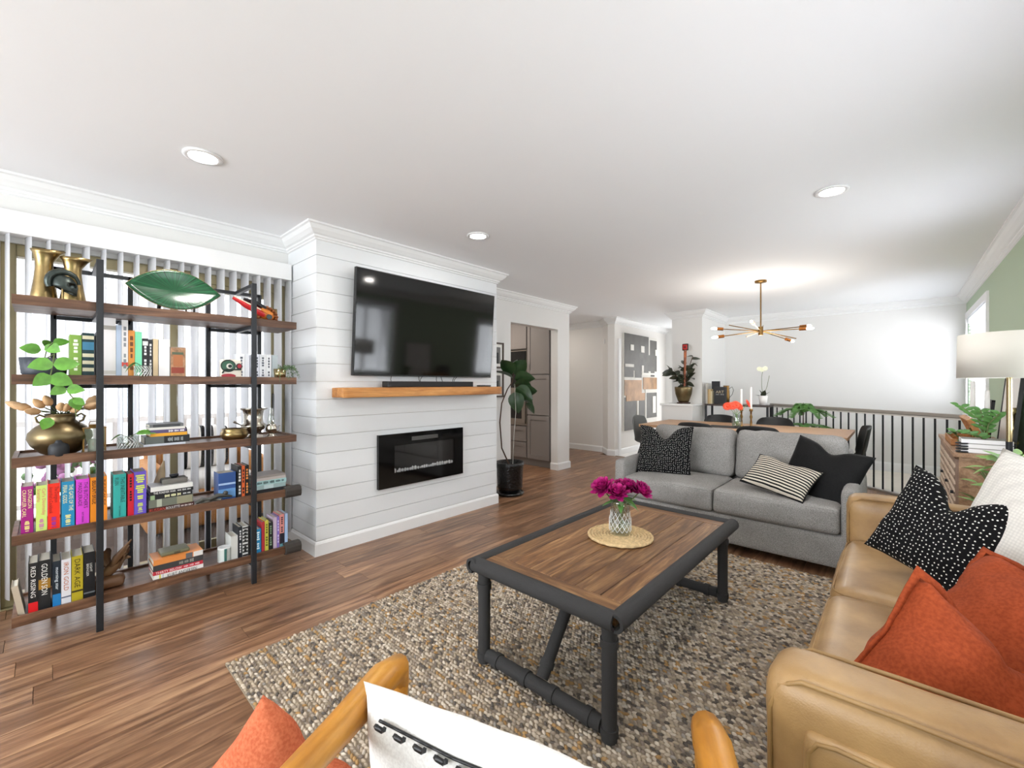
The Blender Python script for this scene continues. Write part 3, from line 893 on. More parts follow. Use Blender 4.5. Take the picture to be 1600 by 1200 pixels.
# tier two: mixed upright books
G2 = 'upright books on the second shelf from the top'
mix = [
 (109, 127.5, '#7ba041', '~9', '#e9efd8', .222, 'green cookbook right of the trailing pothos', ()),
 (128.5, 147, '#12363b', None, '#dcd6b8', .235, 'dark teal book with repeated cream emblems on its spine', ((.62, .8, '#3f7fa0'), (.86, .94, '#d9d2b4'), (.46, .54, '#d9d2b4'), (.30, .38, '#d9d2b4'), (.14, .22, '#d9d2b4'))),
 (150.5, 161, '#3b4048', '~7', '#cfd2d6', .245, 'slim charcoal book half hidden behind the left post', ()),
 (161.8, 181, '#dddbdc', None, '#9a978f', .325, 'tall white book with grey oval emblems', ((.80, .87, '#a39f97'), (.06, .12, '#c3c0bb'))),
 (181.5, 189.8, '#aebfd8', None, '#ffffff', .29, 'pale blue slim book right of the tall white one', ()),
 (190.2, 200, '#e4e2e4', '~8', '#8a8d94', .32, 'tall white book with a small red label', ((.2, .27, '#d8443c'),)),
 (200.6, 210.5, '#d28b3c', '~6', '#6d3f16', .265, 'orange book beside the mint green one', ()),
 (211, 221.8, '#79d3a8', None, '#ffffff', .26, 'mint green book above the glass of water', ()),
 (222.6, 231.5, '#1b1c20', '~9', '#e8e8e8', .225, 'black book with white title right of the mint one', ((.82, .93, '#cfcfcf'),)),
 (232, 238.5, '#202023', '~9', '#d8d8d8', .22, 'second slim black book with white title beside the beige one', ()),
 (239.2, 247, '#cdb894', None, '#ffffff', .225, 'beige book between the black and the white ones', ()),
 (248, 265, '#eae9ea', None, '#ffffff', .225, 'plain white book beside the picture postcard book', ()),
]
for (u0, u1, c, t, tc, h, lab, bd) in mix:
    vbook(yb(u0), yb(u1), SZ[1], h, c, lab, t, tc, dep=.17, group=G2, band=bd, frac=(.15, .9), th=.5)
for i, (u0, u1, c, t, h) in enumerate(((372, 382.5, '#e2e4e8', '~7', .145), (383, 388.5, '#dcdfe6', None, .145), (398, 405.5, '#dfe2ea', '~7', .147), (406, 415.5, '#e8eaee', '~8', .147), (416, 424, '#e4e6ea', '~7', .147), (425, 434, '#a9b3b8', None, .147))):
    vbook(yb(u0), yb(u1), SZ[1], h * 1.12, c, ['off-white book right of the carved face box', 'slim off-white book touching the right post on its left', 'white book with dark title just right of the right post', 'wide white book in the middle of the pale set', 'white book second from the right in the pale set', 'grey-blue book at the right end of the pale set'][i], t, '#555a66', dep=.12, group='pale books beside the gold planter', th=.4)
# picture book standing face out
pb = MB().box(XF - .075, XF - .05, yb(266), yb(291), SZ[1], SZ[1] + .185).build('book', colmat('#9a8f84'), None, org=(XF - .06, yb(278), SZ[1]))
tag(pb, 'picture book standing face out with red houses on its cover', 'book')
plain('cover_art', '#a07a5c', .6, var=.5, vs=45)
MB().box(XF - .05, XF - .0495, yb(266) + .003, yb(291) - .004, SZ[1] + .003, SZ[1] + .182).build('cover', 'cover_art', pb)
MB().box(XF - .0495, XF - .049, yb(271), yb(286), SZ[1] + .07, SZ[1] + .14).build('house_front', colmat('#a8683f'), pb)
MB().box(XF - .0495, XF - .049, yb(268), yb(288), SZ[1] + .03, SZ[1] + .065).build('house_front', colmat('#8f3a28'), pb)
MB().box(XF - .0495, XF - .049, yb(269), yb(287), SZ[1] + .14, SZ[1] + .155).build('roof_line', colmat('#4d5a45'), pb)

# tier three stack
G3 = 'book stack on the middle shelf'
z = SZ[2]
ya, ye = yb(224), yb(296)
fbook(ya, ye - .02, z, .022, '#c9cdd6', 'pale grey book at the bottom of the middle shelf stack', dep=.2, group=G3); z += .022
fbook(ya + .004, ye, z, .042, '#1b1c1f', 'thick black book with silver print on its spine', '~12', '#9aa0a2', group=G3, band=((.02, .42, '#5d625f'),), f=(.5, .85)); z += .042
fbook(ya + .03, ye - .012, z, .018, '#e0a22c', 'mustard yellow thin book in the middle shelf stack', None, group=G3); z += .018
fbook(ya + .03, ye - .018, z, .02, '#574a70', 'purple book with white title in the middle shelf stack', '~14', '#f0eef2', group=G3, f=(.5, .95)); z += .02
fbook(ya + .026, ye - .022, z, .014, '#d9d7d2', 'white book near the top of the middle shelf stack', group=G3); z += .014
fbook(ya + .026, ye - .03, z, .018, '#6c6f71', 'grey patterned book on top of the middle shelf stack', group=G3, band=((.1, .9, '#3d4043'),), dep=.15)

# tier four stack
G4S = 'book stack beside the purple novel'
z = SZ[3]
ya, ye = yb(231), yb(303)
fbook(ya, ye, z, .028, '#3c1512', 'dark red book with white title at the foot of its stack', 'ROULETTE', '#efecea', group=G4S, f=(.38, .68), extra=(('RUSSIAN', '#d85a48', .03, .36, .6), ('~16', '#d8c9c4', .7, .97, .4)), band=()); z += .028
fbook(ya + .004, ye - .005, z, .045, '#6b6f63', 'thick grey-green book with round medallion', group=G4S, band=((.17, .28, '#a8ad9c'), (.62, .98, '#8d8a72'))); z += .045
fbook(ya + .006, ye - .008, z, .026, '#17181b', 'black book with pale yellow title', '~13', '#e6e5b5', group=G4S, f=(.34, .72), extra=(('~9', '#dddddd', .77, .95, .4),), band=((.02, .12, '#8ba37c'),)); z += .026
fbook(ya + .008, ye - .004, z, .02, '#1a1c1f', 'slim black book with white title', 'THE FOREVER WAR', '#f0efec', group=G4S, f=(.08, .58), extra=(('~14', '#cfcfcf', .62, .94, .5),)); z += .02
fbook(ya + .012, ye - .006, z, .026, '#dcdbd8', 'white book on top under the metal toy vehicle', group=G4S, dep=.15); z4 = z + .026
# tier four right
vbook(yb(342), yb(369), SZ[3], .172, '#2c4f8c', 'blue illustrated book standing by the right post', dep=.11, xs=XF - .055, group='books left of the right post', band=((.08, .4, '#5f8fc4'), (.55, .62, '#9fb9dd')))
for i, (u0, u1, c, t, tc) in enumerate(((371.5, 377.5, '#1d1d20', '~8', '#c9c9c9'), (378, 382.5, '#d9622c', '~7', '#201210'), (383, 389, '#17181b', '~9', '#e5924a'))):
    vbook(yb(u0), yb(u1), SZ[3], .205, c, ['black paperback just right of the blue illustrated book', 'orange slim paperback between two black ones', 'black paperback with orange title touching the right post'][i], t, tc, group='books left of the right post', th=.6)
z = SZ[3]; ya, ye = yb(397), yb(447)
fbook(ya, ye, z, .03, '#222326', 'black book at the bottom of the right end stack', group='stack at the right end', dep=.2); z += .03
fbook(ya, ye - .004, z, .028, '#93a9ab', 'grey-teal book in the right end stack', group='stack at the right end', dep=.2, band=((.3, .6, '#b9cdd0'),)); z += .028
fbook(ya, ye, z, .03, '#9cc0c2', 'light teal book with dark title in the right end stack', '~22', '#33474a', group='stack at the right end', dep=.2); z += .03
fbook(ya, ye - .004, z, .018, '#b3aaa6', 'taupe book in the right end stack', group='stack at the right end', dep=.2); z += .018
fbook(ya, ye - .006, z, .014, '#8a827e', 'thin brownish book on top of the right end stack', group='stack at the right end', dep=.18)
# tier five stack
G5S = 'book stack in the middle of the bottom shelf'
z = SZ[4]; ya, ye = yb(238), yb(316)
fbook(ya + .004, ye, z, .034, '#e3e1de', 'white book with black author name at the foot of the stack', 'KURT ANDERSEN', '#30363a', group=G5S, f=(.26, .86), band=((.1, .13, '#cfc24a'), (.17, .18, '#6f7fa0')), xs=XF - .02); z += .034
fbook(ya, ye - .002, z, .022, '#bb2c3c', 'crimson book with white title in the bottom stack', 'THIRTY BELOW', '#f3e9e8', group=G5S, f=(.05, .56), xs=XF - .02, extra=(('~15', '#e9c8cb', .6, .95, .5),)); z += .022
fbook(ya, ye, z, .034, '#38393a', 'charcoal book in the bottom stack', '~14', '#96978f', group=G5S, f=(.5, .8), xs=XF - .02); z += .034
fbook(ya + .002, ye - .002, z, .03, '#d98742', 'orange book with white end in the bottom stack', group=G5S, band=((.64, .78, '#5f6064'), (.8, 1, '#dddbd8')), xs=XF - .02); z += .03
tn = MB().cushion(XF - .17, XF - .05, ya + .04, ye - .06, z, z + .022, .008).build('tin_box', colmat('#6b6a50', .5), None, org=(XF - .11, (ya + ye) / 2, z))
tag(tn, 'olive green flat tin on top of the bottom stack', 'tin')
MB().box(XF - .05, XF - .049, ya + .1, ya + .13, z + .004, z + .018).build('clasp', colmat('#4c4a38'), tn)
# tier five right books
rb = [(361, 371.5, '#cfd0cc', None, '#555', .15, 'low white paperback right of the candle jar'), (372.5, 378.5, '#20242b', '~9', '#d9dadc', .2, 'black paperback with white title right of the low one'), (379, 387.5, '#d4d4d4', '~7', '#1a1a1a', .2, 'black and white patterned paperback near the right post'),
      (388, 391.5, '#1a1b1e', None, '#fff', .195, 'very slim black book against the right post'), (398.5, 408, '#1e7fae', '~8', '#d7eef6', .16, 'bright blue book just right of the right post'), (409, 413.5, '#b8323a', None, '#fff', .20, 'red slim book right of the bright blue one'), (414, 419.5, '#d4cf52', '~9', '#5b5a1c', .205, 'yellow book right of the red slim one'),
      (420, 426, '#22252a', '~9', '#8fae8a', .185, 'black book with green title between yellow and lilac'), (427, 432.5, '#c8b4cc', None, '#fff', .215, 'lilac book on the bottom shelf'), (433, 436.5, '#8871c4', '~8', '#e8e4f4', .215, 'violet slim book on the bottom shelf'),
      (437, 444, '#d98f88', '~8', '#3a2438', .225, 'salmon pink book with dark foot on the bottom shelf'), (445, 449.5, '#9fb9dc', None, '#fff', .225, 'pale blue book at the right end of the bottom shelf')]
for (u0, u1, c, t, tc, h, lab) in rb:
    bd = ()
    if 'patterned' in lab: bd = tuple((k / 9 + .02, k / 9 + .07, '#17181a') for k in range(9))
    if 'salmon' in lab: bd = ((0, .1, '#6aa6b0'), (.1, .42, '#20202e'))
    vbook(yb(u0), yb(u1), SZ[4], h, c, lab, t, tc, dep=.13, group='small books at the right of the bottom shelf', th=.5, frac=(.45, .93) if 'salmon' in lab else (.15, .9), band=bd)
cj = thing('candle_jar', 'white candle jar with a teal label on the bottom shelf', 'candle', (XF - .07, yb(352), SZ[4]))
yy = yb(352)
MB().lathe([(.036, 0), (.036, .09), (.033, .09), (.032, .07), (0, .07)], (XF - .07, yy, SZ[4]), 20).build('jar', colmat('#dedede', .3), cj)
MB().lathe([(.0365, .008), (.0365, .08)], (XF - .07, yy, SZ[4]), 20, caps=False, sy=1).build('label', colmat('#cfd6d3', .5), cj)
MB().box(XF - .036, XF - .0325, yy - .008, yy + .006, SZ[4] + .006, SZ[4] + .084).build('label_stripe', colmat('#3e6f68'), cj)

# ---- top shelf objects
def pitcher(name, u, x, h, lab):
    y = yx(u, x); z = SZ[0]
    t = thing(name, lab, 'vase', (x, y, z), 'hammered brass pitchers')
    pr = [(0, 0), (.050, 0), (.053, .01), (.055, .028), (.048, .07), (.041, .12), (.036, .17), (.037, .20), (.045, .235), (.055, .25)]
    k = h / .25
    pr = [(r * .92, q * k) for r, q in pr]
    m = MB(); m.lathe(pr + [(r - .004, q) for r, q in reversed(pr[1:])], (x, y, z), 28)
    # spout: pull the rim towards +y
    m.v = [(a, b + max(0, (b - y)) * max(0, (c - z - .2 * k) / (.05 * k)) * .55, c + max(0, (b - y)) * max(0, (c - z - .22 * k) / .03) * .12) for a, b, c in m.v]
    m.build('body', 'brass', t)
    return t
pitcher('brass_pitcher', 69, XF - .17, .275, 'taller hammered brass pitcher at the left end of the top shelf')
pitcher('brass_pitcher', 114, XF - .14, .25, 'shorter brass pitcher behind the dark helmet ornament')
hx, hy, hz = XF - .06, yx(98, XF - .06), SZ[0]
hm = thing('helmet_ornament', 'dark patinated crested helmet ornament on a brass stand', 'ornament', (hx, hy, hz))
m = MB()
m.cyl((hx, hy, hz), (hx, hy, hz + .07), .0045)
m.lathe([(.022, 0), (.022, .005), (.006, .009)], (hx, hy, hz), 16)
m.build('stand', 'brass', hm)
# helmet: open shell with face opening to the right
m = MB(); n, k = 20, 12
vs, fs = [], []
for i in range(k + 1):
    a = i / k
    for j in range(n):
        t = 2 * math.pi * j / n
        zz = .058 + .085 * a
        r = .047 * math.sqrt(max(.0, 1 - max(0, a - .25) ** 2 / .5625)) if a > .25 else .047 - .006 * (.25 - a) * 4
        drop = 0
        if a < .3: drop = .02 * (1 - a / .3) * math.cos(t - math.pi / 2)
        vs.append((hx + r * .8 * math.cos(t), hy + r * 1.0 * math.sin(t) + .012 * (1 - a), hz + zz - drop))
for i in range(k):
    for j in range(n):
        tt = 2 * math.pi * (j + .5) / n
        sn, cs = math.sin(tt), math.cos(tt)
        if 3 <= i <= 5 and sn > .25 and cs > .35 and not (i == 3 and sn > .9): continue   # eye
        if i < 3 and sn > .55 and abs(cs) < .45: continue          # face slit
        fs.append((i * n + j, i * n + (j + 1) % n, (i + 1) * n + (j + 1) % n, (i + 1) * n + j))
m.add(vs, fs, True)
o = m.build('helmet', 'patina', hm); sm = o.modifiers.new('s', 'SOLIDIFY'); sm.thickness = .005
m = MB(); pts = []
for i in range(13):
    t = R(-25 + i * 17)
    pts.append((hx, hy + .004 - .055 * math.cos(t) * 1.0, hz + .10 + .058 * math.sin(t)))
m.tube(pts, [.008 + .010 * math.sin(math.pi * min(1, (i + 1.5) / 12)) for i in range(13)], 8)
m.build('crest', 'patina', hm)

# green leaf dish on an easel
dy0, dy1 = yx(195, XF - .08), yx(344, XF - .08)
dcx, dcy = XF - .1, (dy0 + dy1) / 2
gd = thing('leaf_dish', 'glossy green leaf-shaped dish propped on a dark easel', 'dish', (dcx, dcy, SZ[0]))
m, nt, b = newmat('leaf_glaze')
tc = nd(nt, 'ShaderNodeTexCoord'); sp = nd(nt, 'ShaderNodeSeparateXYZ'); nt.links.new(tc.outputs['Object'], sp.inputs[0])
at = nd(nt, 'ShaderNodeMath', operation='ARCTAN2'); nt.links.new(sp.outputs[2], at.inputs[0]); nt.links.new(sp.outputs[1], at.inputs[1])
cb = nd(nt, 'ShaderNodeCombineXYZ'); ml = nd(nt, 'ShaderNodeMath', operation='MULTIPLY', i_1=9.0); nt.links.new(at.outputs[0], ml.inputs[0]); nt.links.new(ml.outputs[0], cb.inputs[0])
nz = nd(nt, 'ShaderNodeTexNoise', i_Scale=1.6, i_Detail=4.0); nt.links.new(cb.outputs[0], nz.inputs[0])
nt.links.new(ramp(nt, [(.35, lin('#08240f')), (.55, lin('#155030')), (.75, lin('#2f7a4a'))], nz.outputs[0]), b.inputs['Base Color'])
b.inputs['Roughness'].default_value = .2
hw = (dy1 - dy0) / 2; hh = .122
m = MB(); n = 40; rings = 8
vs, fs = [(0, 0, 0)], []
def almond(t):
    return hw * math.cos(t), math.copysign(hh * (1 - abs(math.cos(t)) ** 2.1), math.sin(t))
for i in range(1, rings + 1):
    a = i / rings
    for j in range(n):
        t = 2 * math.pi * j / n
        p, q = almond(t)
        vs.append((.030 * a * a, p * a, q * a))
for j in range(n): fs.append((0, 1 + j, 1 + (j + 1) % n))
for i in range(rings - 1):
    for j in range(n): fs.append((1 + i * n + j, 1 + (i + 1) * n + j, 1 + (i + 1) * n + (j + 1) % n, 1 + i * n + (j + 1) % n))
m.add(vs, fs, True)
o = m.build('dish', 'leaf_glaze', None, org=(0, 0, 0)); o.parent = gd
o.location = (0, 0, .137); o.rotation_euler = (0, R(-12), 0)
sm = o.modifiers.new('s', 'SOLIDIFY'); sm.thickness = .006; sm.offset = -1
e = MB(); e.tube([(.030, almond(2 * math.pi * j / n)[0], almond(2 * math.pi * j / n)[1]) for j in range(n)], .0022, 6, closed=True)
r_ = e.build('rim', 'gold', None, org=(0, 0, 0)); r_.parent = o
m = MB()
for s in (-1, 1):
    m.tube([(dcx - .02, dcy + s * .02, SZ[0] + .25), (dcx - .055, dcy + s * .07, SZ[0] + .006), (dcx + .045, dcy + s * .085, SZ[0] + .006), (dcx + .05, dcy + s * .085, SZ[0] + .04)], .006, 6)
m.tube([(dcx - .055, dcy - .07, SZ[0] + .006), (dcx - .055, dcy + .07, SZ[0] + .006)], .006, 6)
m.ell((dcx - .02, dcy, SZ[0] + .256), .014, .02, .014)
m.build('easel', 'black', gd)

# carved bird mask with red beak
bx_, by_, bz_ = XF - .12, yx(412, XF - .12), SZ[0]
cm = thing('carved_mask', 'carved bird mask with long red beak and orange feather ruff', 'carving', (bx_, by_, bz_))
MM = Matrix.Translation((bx_, by_, bz_ + .064)) @ Matrix.Rotation(R(-24), 4, 'X') @ Matrix.Scale(1.25, 4)
m = MB()
for k in range(17):
    a = 2 * math.pi * k / 17
    m.ell((0, .012 + .05 * math.cos(a), .038 * math.sin(a)), .03, .014, .012, 7, 5, M=MM)
m.build('ruff', colmat('#7d451a', .7), cm)
m = MB(); m.ell((.012, .005, .0), .032, .048, .03, 12, 8, M=MM); m.build('head', colmat('#b8651d', .5), cm)
m = MB(); m.box(.036, .046, -.03, .03, .0, .016, M=MM); m.build('brow', colmat('#d07a22', .5), cm)
m = MB(); m.cyl(Vector((.044, .02, -.012)), Vector((.048, .02, -.012)), .014, M=MM); m.build('eye', colmat('#2f3b40', .4), cm)
m = MB(); m.tube([(.02, .0, -.005), (.02, -.09, -.005), (.02, -.165, .0)], [.022, .018, .010], 10, M=MM); m.build('beak', colmat('#c1272b', .35), cm)
m = MB(); m.tube([(.040, -.01, .004), (.037, -.09, .004), (.029, -.165, .005)], [.004, .004, .003], 6, M=MM); m.build('beak_stripe', colmat('#f0d9c4', .4), cm)
m = MB(); m.tube([(.018, -.01, .025), (.018, -.06, .03), (.02, -.12, .018)], [.014, .014, .008], 8, M=MM); m.build('upper_beak', colmat('#16171a', .4), cm)
for u, lab in ((399, 'small brass candle cup behind the right post on the top shelf'), (429, 'small brass candle cup at the right end of the top shelf')):
    x, y = XF - .24, yx(u, XF - .24)
    c = MB().lathe([(.03, 0), (.03, .006), (.006, .012), (.006, .085), (.018, .09), (.018, .125), (.014, .125), (.014, .1), (0, .1)], (x, y, SZ[0]), 16).build('candle_cup', 'brass', None, org=(x, y, SZ[0]))
    tag(c, lab, 'candle holder', 'brass candle cups on the top shelf')
# ================================================================== PLANTS AND VESSELS ON THE SHELF
def leaf_mesh(L, Wd, fold=.25, droop=.25, n=7, tip=1.0, name='leaf'):
    vs, fs = [], []
    for i in range(n + 1):
        a = i / n
        w = Wd / 2 * (math.sin(math.pi * a ** .75) ** .8 if 0 < a < 1 else .0)
        w = max(w, .0008)
        z = -droop * L * a * a
        for k in (-1, -.5, 0, .5, 1):
            vs.append((a * L, k * w, z + abs(k) * w * fold))
    for i in range(n):
        for k in range(4): fs.append((i * 5 + k, (i + 1) * 5 + k, (i + 1) * 5 + k + 1, i * 5 + k + 1))
    me = bpy.data.meshes.new(name); me.from_pydata(vs, [], fs)
    me.polygons.foreach_set('use_smooth', [True] * len(fs)); me.update()
    return me
def leaf(me, mat, parent, p, az, el, roll=0, sc=1, name='leaf'):
    o = mkobj(name, me, mat, parent, org=p)
    o.rotation_euler = (Matrix.Rotation(R(az), 3, 'Z') @ Matrix.Rotation(R(-el), 3, 'Y') @ Matrix.Rotation(R(roll), 3, 'X')).to_euler()
    o.scale = (sc, sc, sc)
    return o
LEAF = {k: leaf_mesh(*a) for k, a in {'pothos': (.10, .082, .15, .25), 'fig': (.25, .19, .25, .3), 'rubber': (.13, .072, .2, .2), 'small': (.035, .016, .2, .2), 'peony': (.07, .03, .2, .3), 'zz': (.065, .034, .2, .15), 'bush': (.07, .032, .2, .3)}.items()}
for me, mt in (('pothos', 'leaf_pothos'), ('fig', 'leaf_dark'), ('rubber', 'leaf_rubber'), ('small', 'leaf_mid'), ('peony', 'leaf_mid'), ('zz', 'leaf_mid'), ('bush', 'leaf_light')):
    LEAF[me].materials.append(MAT[mt])

# trailing pothos in dark ribbed planter
px, py, pz = XF - .13, yx(69, XF - .13), SZ[1]
pt = thing('potted_pothos', 'trailing pothos in a dark ribbed planter on the shelf', 'plant', (px, py, pz))
m = MB(); pr = [(0, 0), (.05, 0), (.062, .02), (.068, .10), (.063, .10), (.06, .085), (0, .085)]
m.lathe(pr, (px, py, pz), 40)
m.v = [(px + (a - px) * (1 + .03 * math.cos(20 * math.atan2(b - py, a - px))), py + (b - py) * (1 + .03 * math.cos(20 * math.atan2(b - py, a - px))) * 1.25, c) for a, b, c in m.v]
m.build('planter', 'ceramic_dark', pt)
MB().lathe([(0, .088), (.06, .088)], (px, py, pz), 20, caps=False, sy=1.2).build('soil', 'soil', pt)
zt = pz + .09
vine = [(px + .03, py + .0, zt), (px + .06, py + .035, zt + .03), (XF + .03, py + .03, zt - .02), (XF + .045, py + .02, zt - .09), (XF + .05, py + .075, pz - .06), (XF + .045, py + .10, pz - .11), (XF + .04, py + .11, pz - .2)]
MB().tube(vine, .0025, 6).build('vine', 'stem', pt)
MB().tube([(px, py, zt), (px + .02, py + .01, zt + .06), (px + .03, py + .03, zt + .09)], .0025, 6).build('vine', 'stem', pt)
L = LEAF['pothos']
for (p, az, el, rl, sc) in (
    ((px + .02, py, zt + .05), 60, 30, 10, .7), ((px, py - .01, zt + .05), -75, 10, 30, .9), ((px + .03, py + .02, zt + .07), 20, -20, -30, .85), ((px + .03, py + .03, zt + .085), 80, 20, 20, .75), ((px, py + .0, zt + .07), 140, 40, 0, .7),
    ((XF + .03, py + .03, zt - .02), -70, -10, 40, 1.05), ((XF + .035, py + .03, zt - .03), 75, 10, -40, 1.1), ((XF + .045, py + .02, zt - .08), -55, -38, 30, .95), ((XF + .045, py + .02, zt - .085), 70, -25, -35, 1.05),
    ((XF + .05, py + .07, pz - .05), -60, -30, 30, .75), ((XF + .05, py + .075, pz - .06), 60, 0, -40, .8), ((XF + .045, py + .10, pz - .1), 65, -70, -30, .85), ((XF + .045, py + .10, pz - .11), 60, -30, -30, .6), ((XF + .035, py + .02, pz - .2), -70, -65, 30, .75)):
    leaf(L, None, pt, p, az, el, math.copysign(58 + (rl % 17), az), sc * .82)

# brass urn with tan tulips
ux, uy, uz = XF - .14, yx(95, XF - .14), SZ[2]
ur = thing('brass_urn', 'round brass urn with two loop handles on the middle shelf', 'vase', (ux, uy, uz))
pr = [(0, 0), (.055, 0), (.075, .012), (.108, .05), (.122, .085), (.118, .115), (.095, .145), (.066, .165), (.056, .178), (.056, .205), (.062, .212), (.056, .212), (.05, .205), (.05, .17)]
MB().lathe(pr, (ux, uy, uz), 36).build('body', 'brass_dark', ur)
for s in (-1, 1):
    MB().tube([(ux, uy + s * .054, uz + .195), (ux, uy + s * .075, uz + .208), (ux, uy + s * .09, uz + .195), (ux, uy + s * .082, uz + .172), (ux, uy + s * .068, uz + .165)], .005, 8).build('handle', 'brass_dark', ur)
tl = thing('tulip_bunch', 'bunch of pale tan tulips in the brass urn', 'flowers', (ux, uy, uz + .2))
rt = random.Random(11)
for i in range(13):
    az = -95 + i * 15.5 + rt.uniform(-5, 5); el = rt.uniform(5, 45)
    d = Vector((math.cos(R(az)) * math.cos(R(el)), math.sin(R(az)) * math.cos(R(el)), math.sin(R(el))))
    p0 = Vector((ux, uy, uz + .19)); p1 = p0 + Vector((d.x * .03, d.y * .04, .03)); ln = rt.uniform(.05, .11); p2 = p1 + Vector((d.x * .5, d.y * 1.0, d.z * .55)) * ln
    fl_ = MB().tube([p2 - d * .006, p2 + d * .006, p2 + d * .026, p2 + d * .05, p2 + d * .068], [.004, .015, .020, .014, .003], 9).build('tulip', 'tulip_tan', tl)
    MB().tube([p0, p1, p2], .0025, 5).build('stem', 'stem', fl_)
L = LEAF['pothos']
for az, el in ((-40, 15), (35, 20), (80, 0)): leaf(LEAF['rubber'], 'leaf_mid', tl, (ux, uy, uz + .2), az, el, 0, .7)
# black bottle vase
vx, vy = XF - .035, yx(92, XF - .035)
bv = MB().lathe([(0, 0), (.034, 0), (.038, .006), (.038, .045), (.033, .06), (.018, .068), (.017, .08), (.019, .083), (.013, .083), (.012, .07)], (vx, vy, uz), 24).build('bud_vase', 'matte_black', None, org=(vx, vy, uz))
tag(bv, 'small matte black bud vase in front of the brass urn', 'vase')
# lantern behind the post
lx, ly = XF - .1, yx(147, XF - .1)
ln = thing('glass_lantern', 'small square glass lantern standing behind the left post', 'lantern', (lx, ly, uz))
for sx in (-1, 1):
    for sy in (-1, 1): MB().box(lx + sx * .042 - .003, lx + sx * .042 + .003, ly + sy * .042 - .003, ly + sy * .042 + .003, uz, uz + .13).build('corner_post', 'bronze', ln)
m = MB(); m.box(lx - .047, lx + .047, ly - .047, ly + .047, uz, uz + .006); m.build('base', 'bronze', ln)
m = MB(); m.box(lx - .047, lx + .047, ly - .047, ly + .047, uz + .13, uz + .136); m.box(lx - .02, lx + .02, ly - .02, ly + .02, uz + .136, uz + .15); m.tube([(lx, ly - .02, uz + .15), (lx, ly - .015, uz + .165), (lx, ly + .015, uz + .165), (lx, ly + .02, uz + .15)], .002, 5); m.build('roof', 'bronze', ln)
for sy in (-1, 1): MB().box(lx - .04, lx + .04, ly + sy * .042 - .001, ly + sy * .042 + .001, uz + .006, uz + .13).build('pane', 'clear_glass', ln)
MB().box(lx + .041, lx + .043, ly - .04, ly + .04, uz + .006, uz + .13).build('pane', 'clear_glass', ln)
MB().cyl((lx, ly, uz + .006), (lx, ly, uz + .07), .025).build('candle', 'candle_white', ln)
# tumbler with cuttings
def tumbler(name, x, y, z, r, h, lab, leaves):
    t = thing(name, lab, 'glass', (x, y, z), 'glasses with plant cuttings')
    m = MB(); m.lathe([(0, 0), (r * .9, 0), (r, .006), (r, h), (r - .003, h), (r - .003, .01), (0, .01)], (x, y, z), 18); m.build('glass', 'clear_glass', t)
    m = MB()
    for k in range(18):
        a = 2 * math.pi * k / 18
        m.tube([(x + (r + .001) * math.cos(a), y + (r + .001) * math.sin(a), z + .01), (x + (r + .001) * math.cos(a + .5), y + (r + .001) * math.sin(a + .5), z + h * .6), (x + (r + .001) * math.cos(a), y + (r + .001) * math.sin(a), z + h * .95)], .0018, 4)
    m.build('cut_pattern', 'crystal', t)
    for (az, el, sc) in leaves:
        p = (x + .01, y, z + h * .9)
        MB().tube([(x, y, z + .012), p, (p[0] + .02, p[1] + .03 * math.copysign(1, math.sin(R(az))), p[2] + .02)], .002, 5).build('stem', 'stem', t)
        leaf(LEAF['pothos'], None, t, (p[0] + .02, p[1] + .03 * math.copysign(1, math.sin(R(az))), p[2] + .02), az, el, 20, sc)
tumbler('cut_glass', XF - .08, yx(200, XF - .08), SZ[2], .045, .075, 'cut glass tumbler with a green cutting on the middle shelf', ((-80, -25, .7), (75, 10, .85)))
tumbler('cut_glass', XF - .03, yx(223, XF - .03), SZ[1], .036, .07, 'glass of water with one heart leaf before the mint book', ((-80, -35, .75),))
# brass bowl, silver cooler, silver lamp
bx, by = XF - .09, yx(366, XF - .09)
bb = MB().lathe([(0, 0), (.04, 0), (.066, .012), (.079, .035), (.076, .056), (.066, .066), (.075, .074), (.072, .076), (.062, .066), (.06, .03), (0, .02)], (bx, by, SZ[2]), 30).build('brass_bowl', 'brass', None, org=(bx, by, SZ[2]))
tag(bb, 'shallow hammered brass bowl left of the right post', 'bowl')
cx, cy = XF - .19, yx(396, XF - .19)
cl = thing('wine_cooler', 'silver urn-shaped wine cooler with flared rim behind the right post', 'urn', (cx, cy, SZ[2]))
MB().lathe([(0, 0), (.045, 0), (.047, .008), (.03, .02), (.03, .028), (.062, .05), (.076, .07), (.076, .085), (.06, .098), (.058, .16), (.064, .185), (.088, .195), (.086, .199), (.055, .186), (.053, .1), (0, .06)], (cx, cy, SZ[2]), 32).build('body', 'silver', cl)
MB().tube([(cx, cy - .075, SZ[2] + .085), (cx + .02, cy - .1, SZ[2] + .10), (cx + .02, cy - .125, SZ[2] + .115)], [.004, .006, .009], 8).build('handle', 'steel', cl)
ox, oy = XF - .11, yx(424, XF - .11)
ol = thing('oil_lamp', 'small silver oil lamp with clear chimney at the shelf end', 'lamp', (ox, oy, SZ[2]))
MB().lathe([(0, 0), (.035, 0), (.036, .006), (.02, .014), (.02, .03), (.034, .04), (.036, .06), (.03, .075), (.03, .085), (.018, .09), (0, .095)], (ox, oy, SZ[2]), 24).build('font', 'silver', ol)
MB().lathe([(.022, .09), (.028, .11), (.018, .15), (.014, .2)], (ox, oy, SZ[2]), 20, caps=False).build('chimney', 'clear_glass', ol)
MB().tube([(ox, oy + .03, SZ[2] + .07), (ox, oy + .055, SZ[2] + .075), (ox, oy + .055, SZ[2] + .04), (ox, oy + .03, SZ[2] + .035)], .003, 6).build('handle', 'silver', ol)
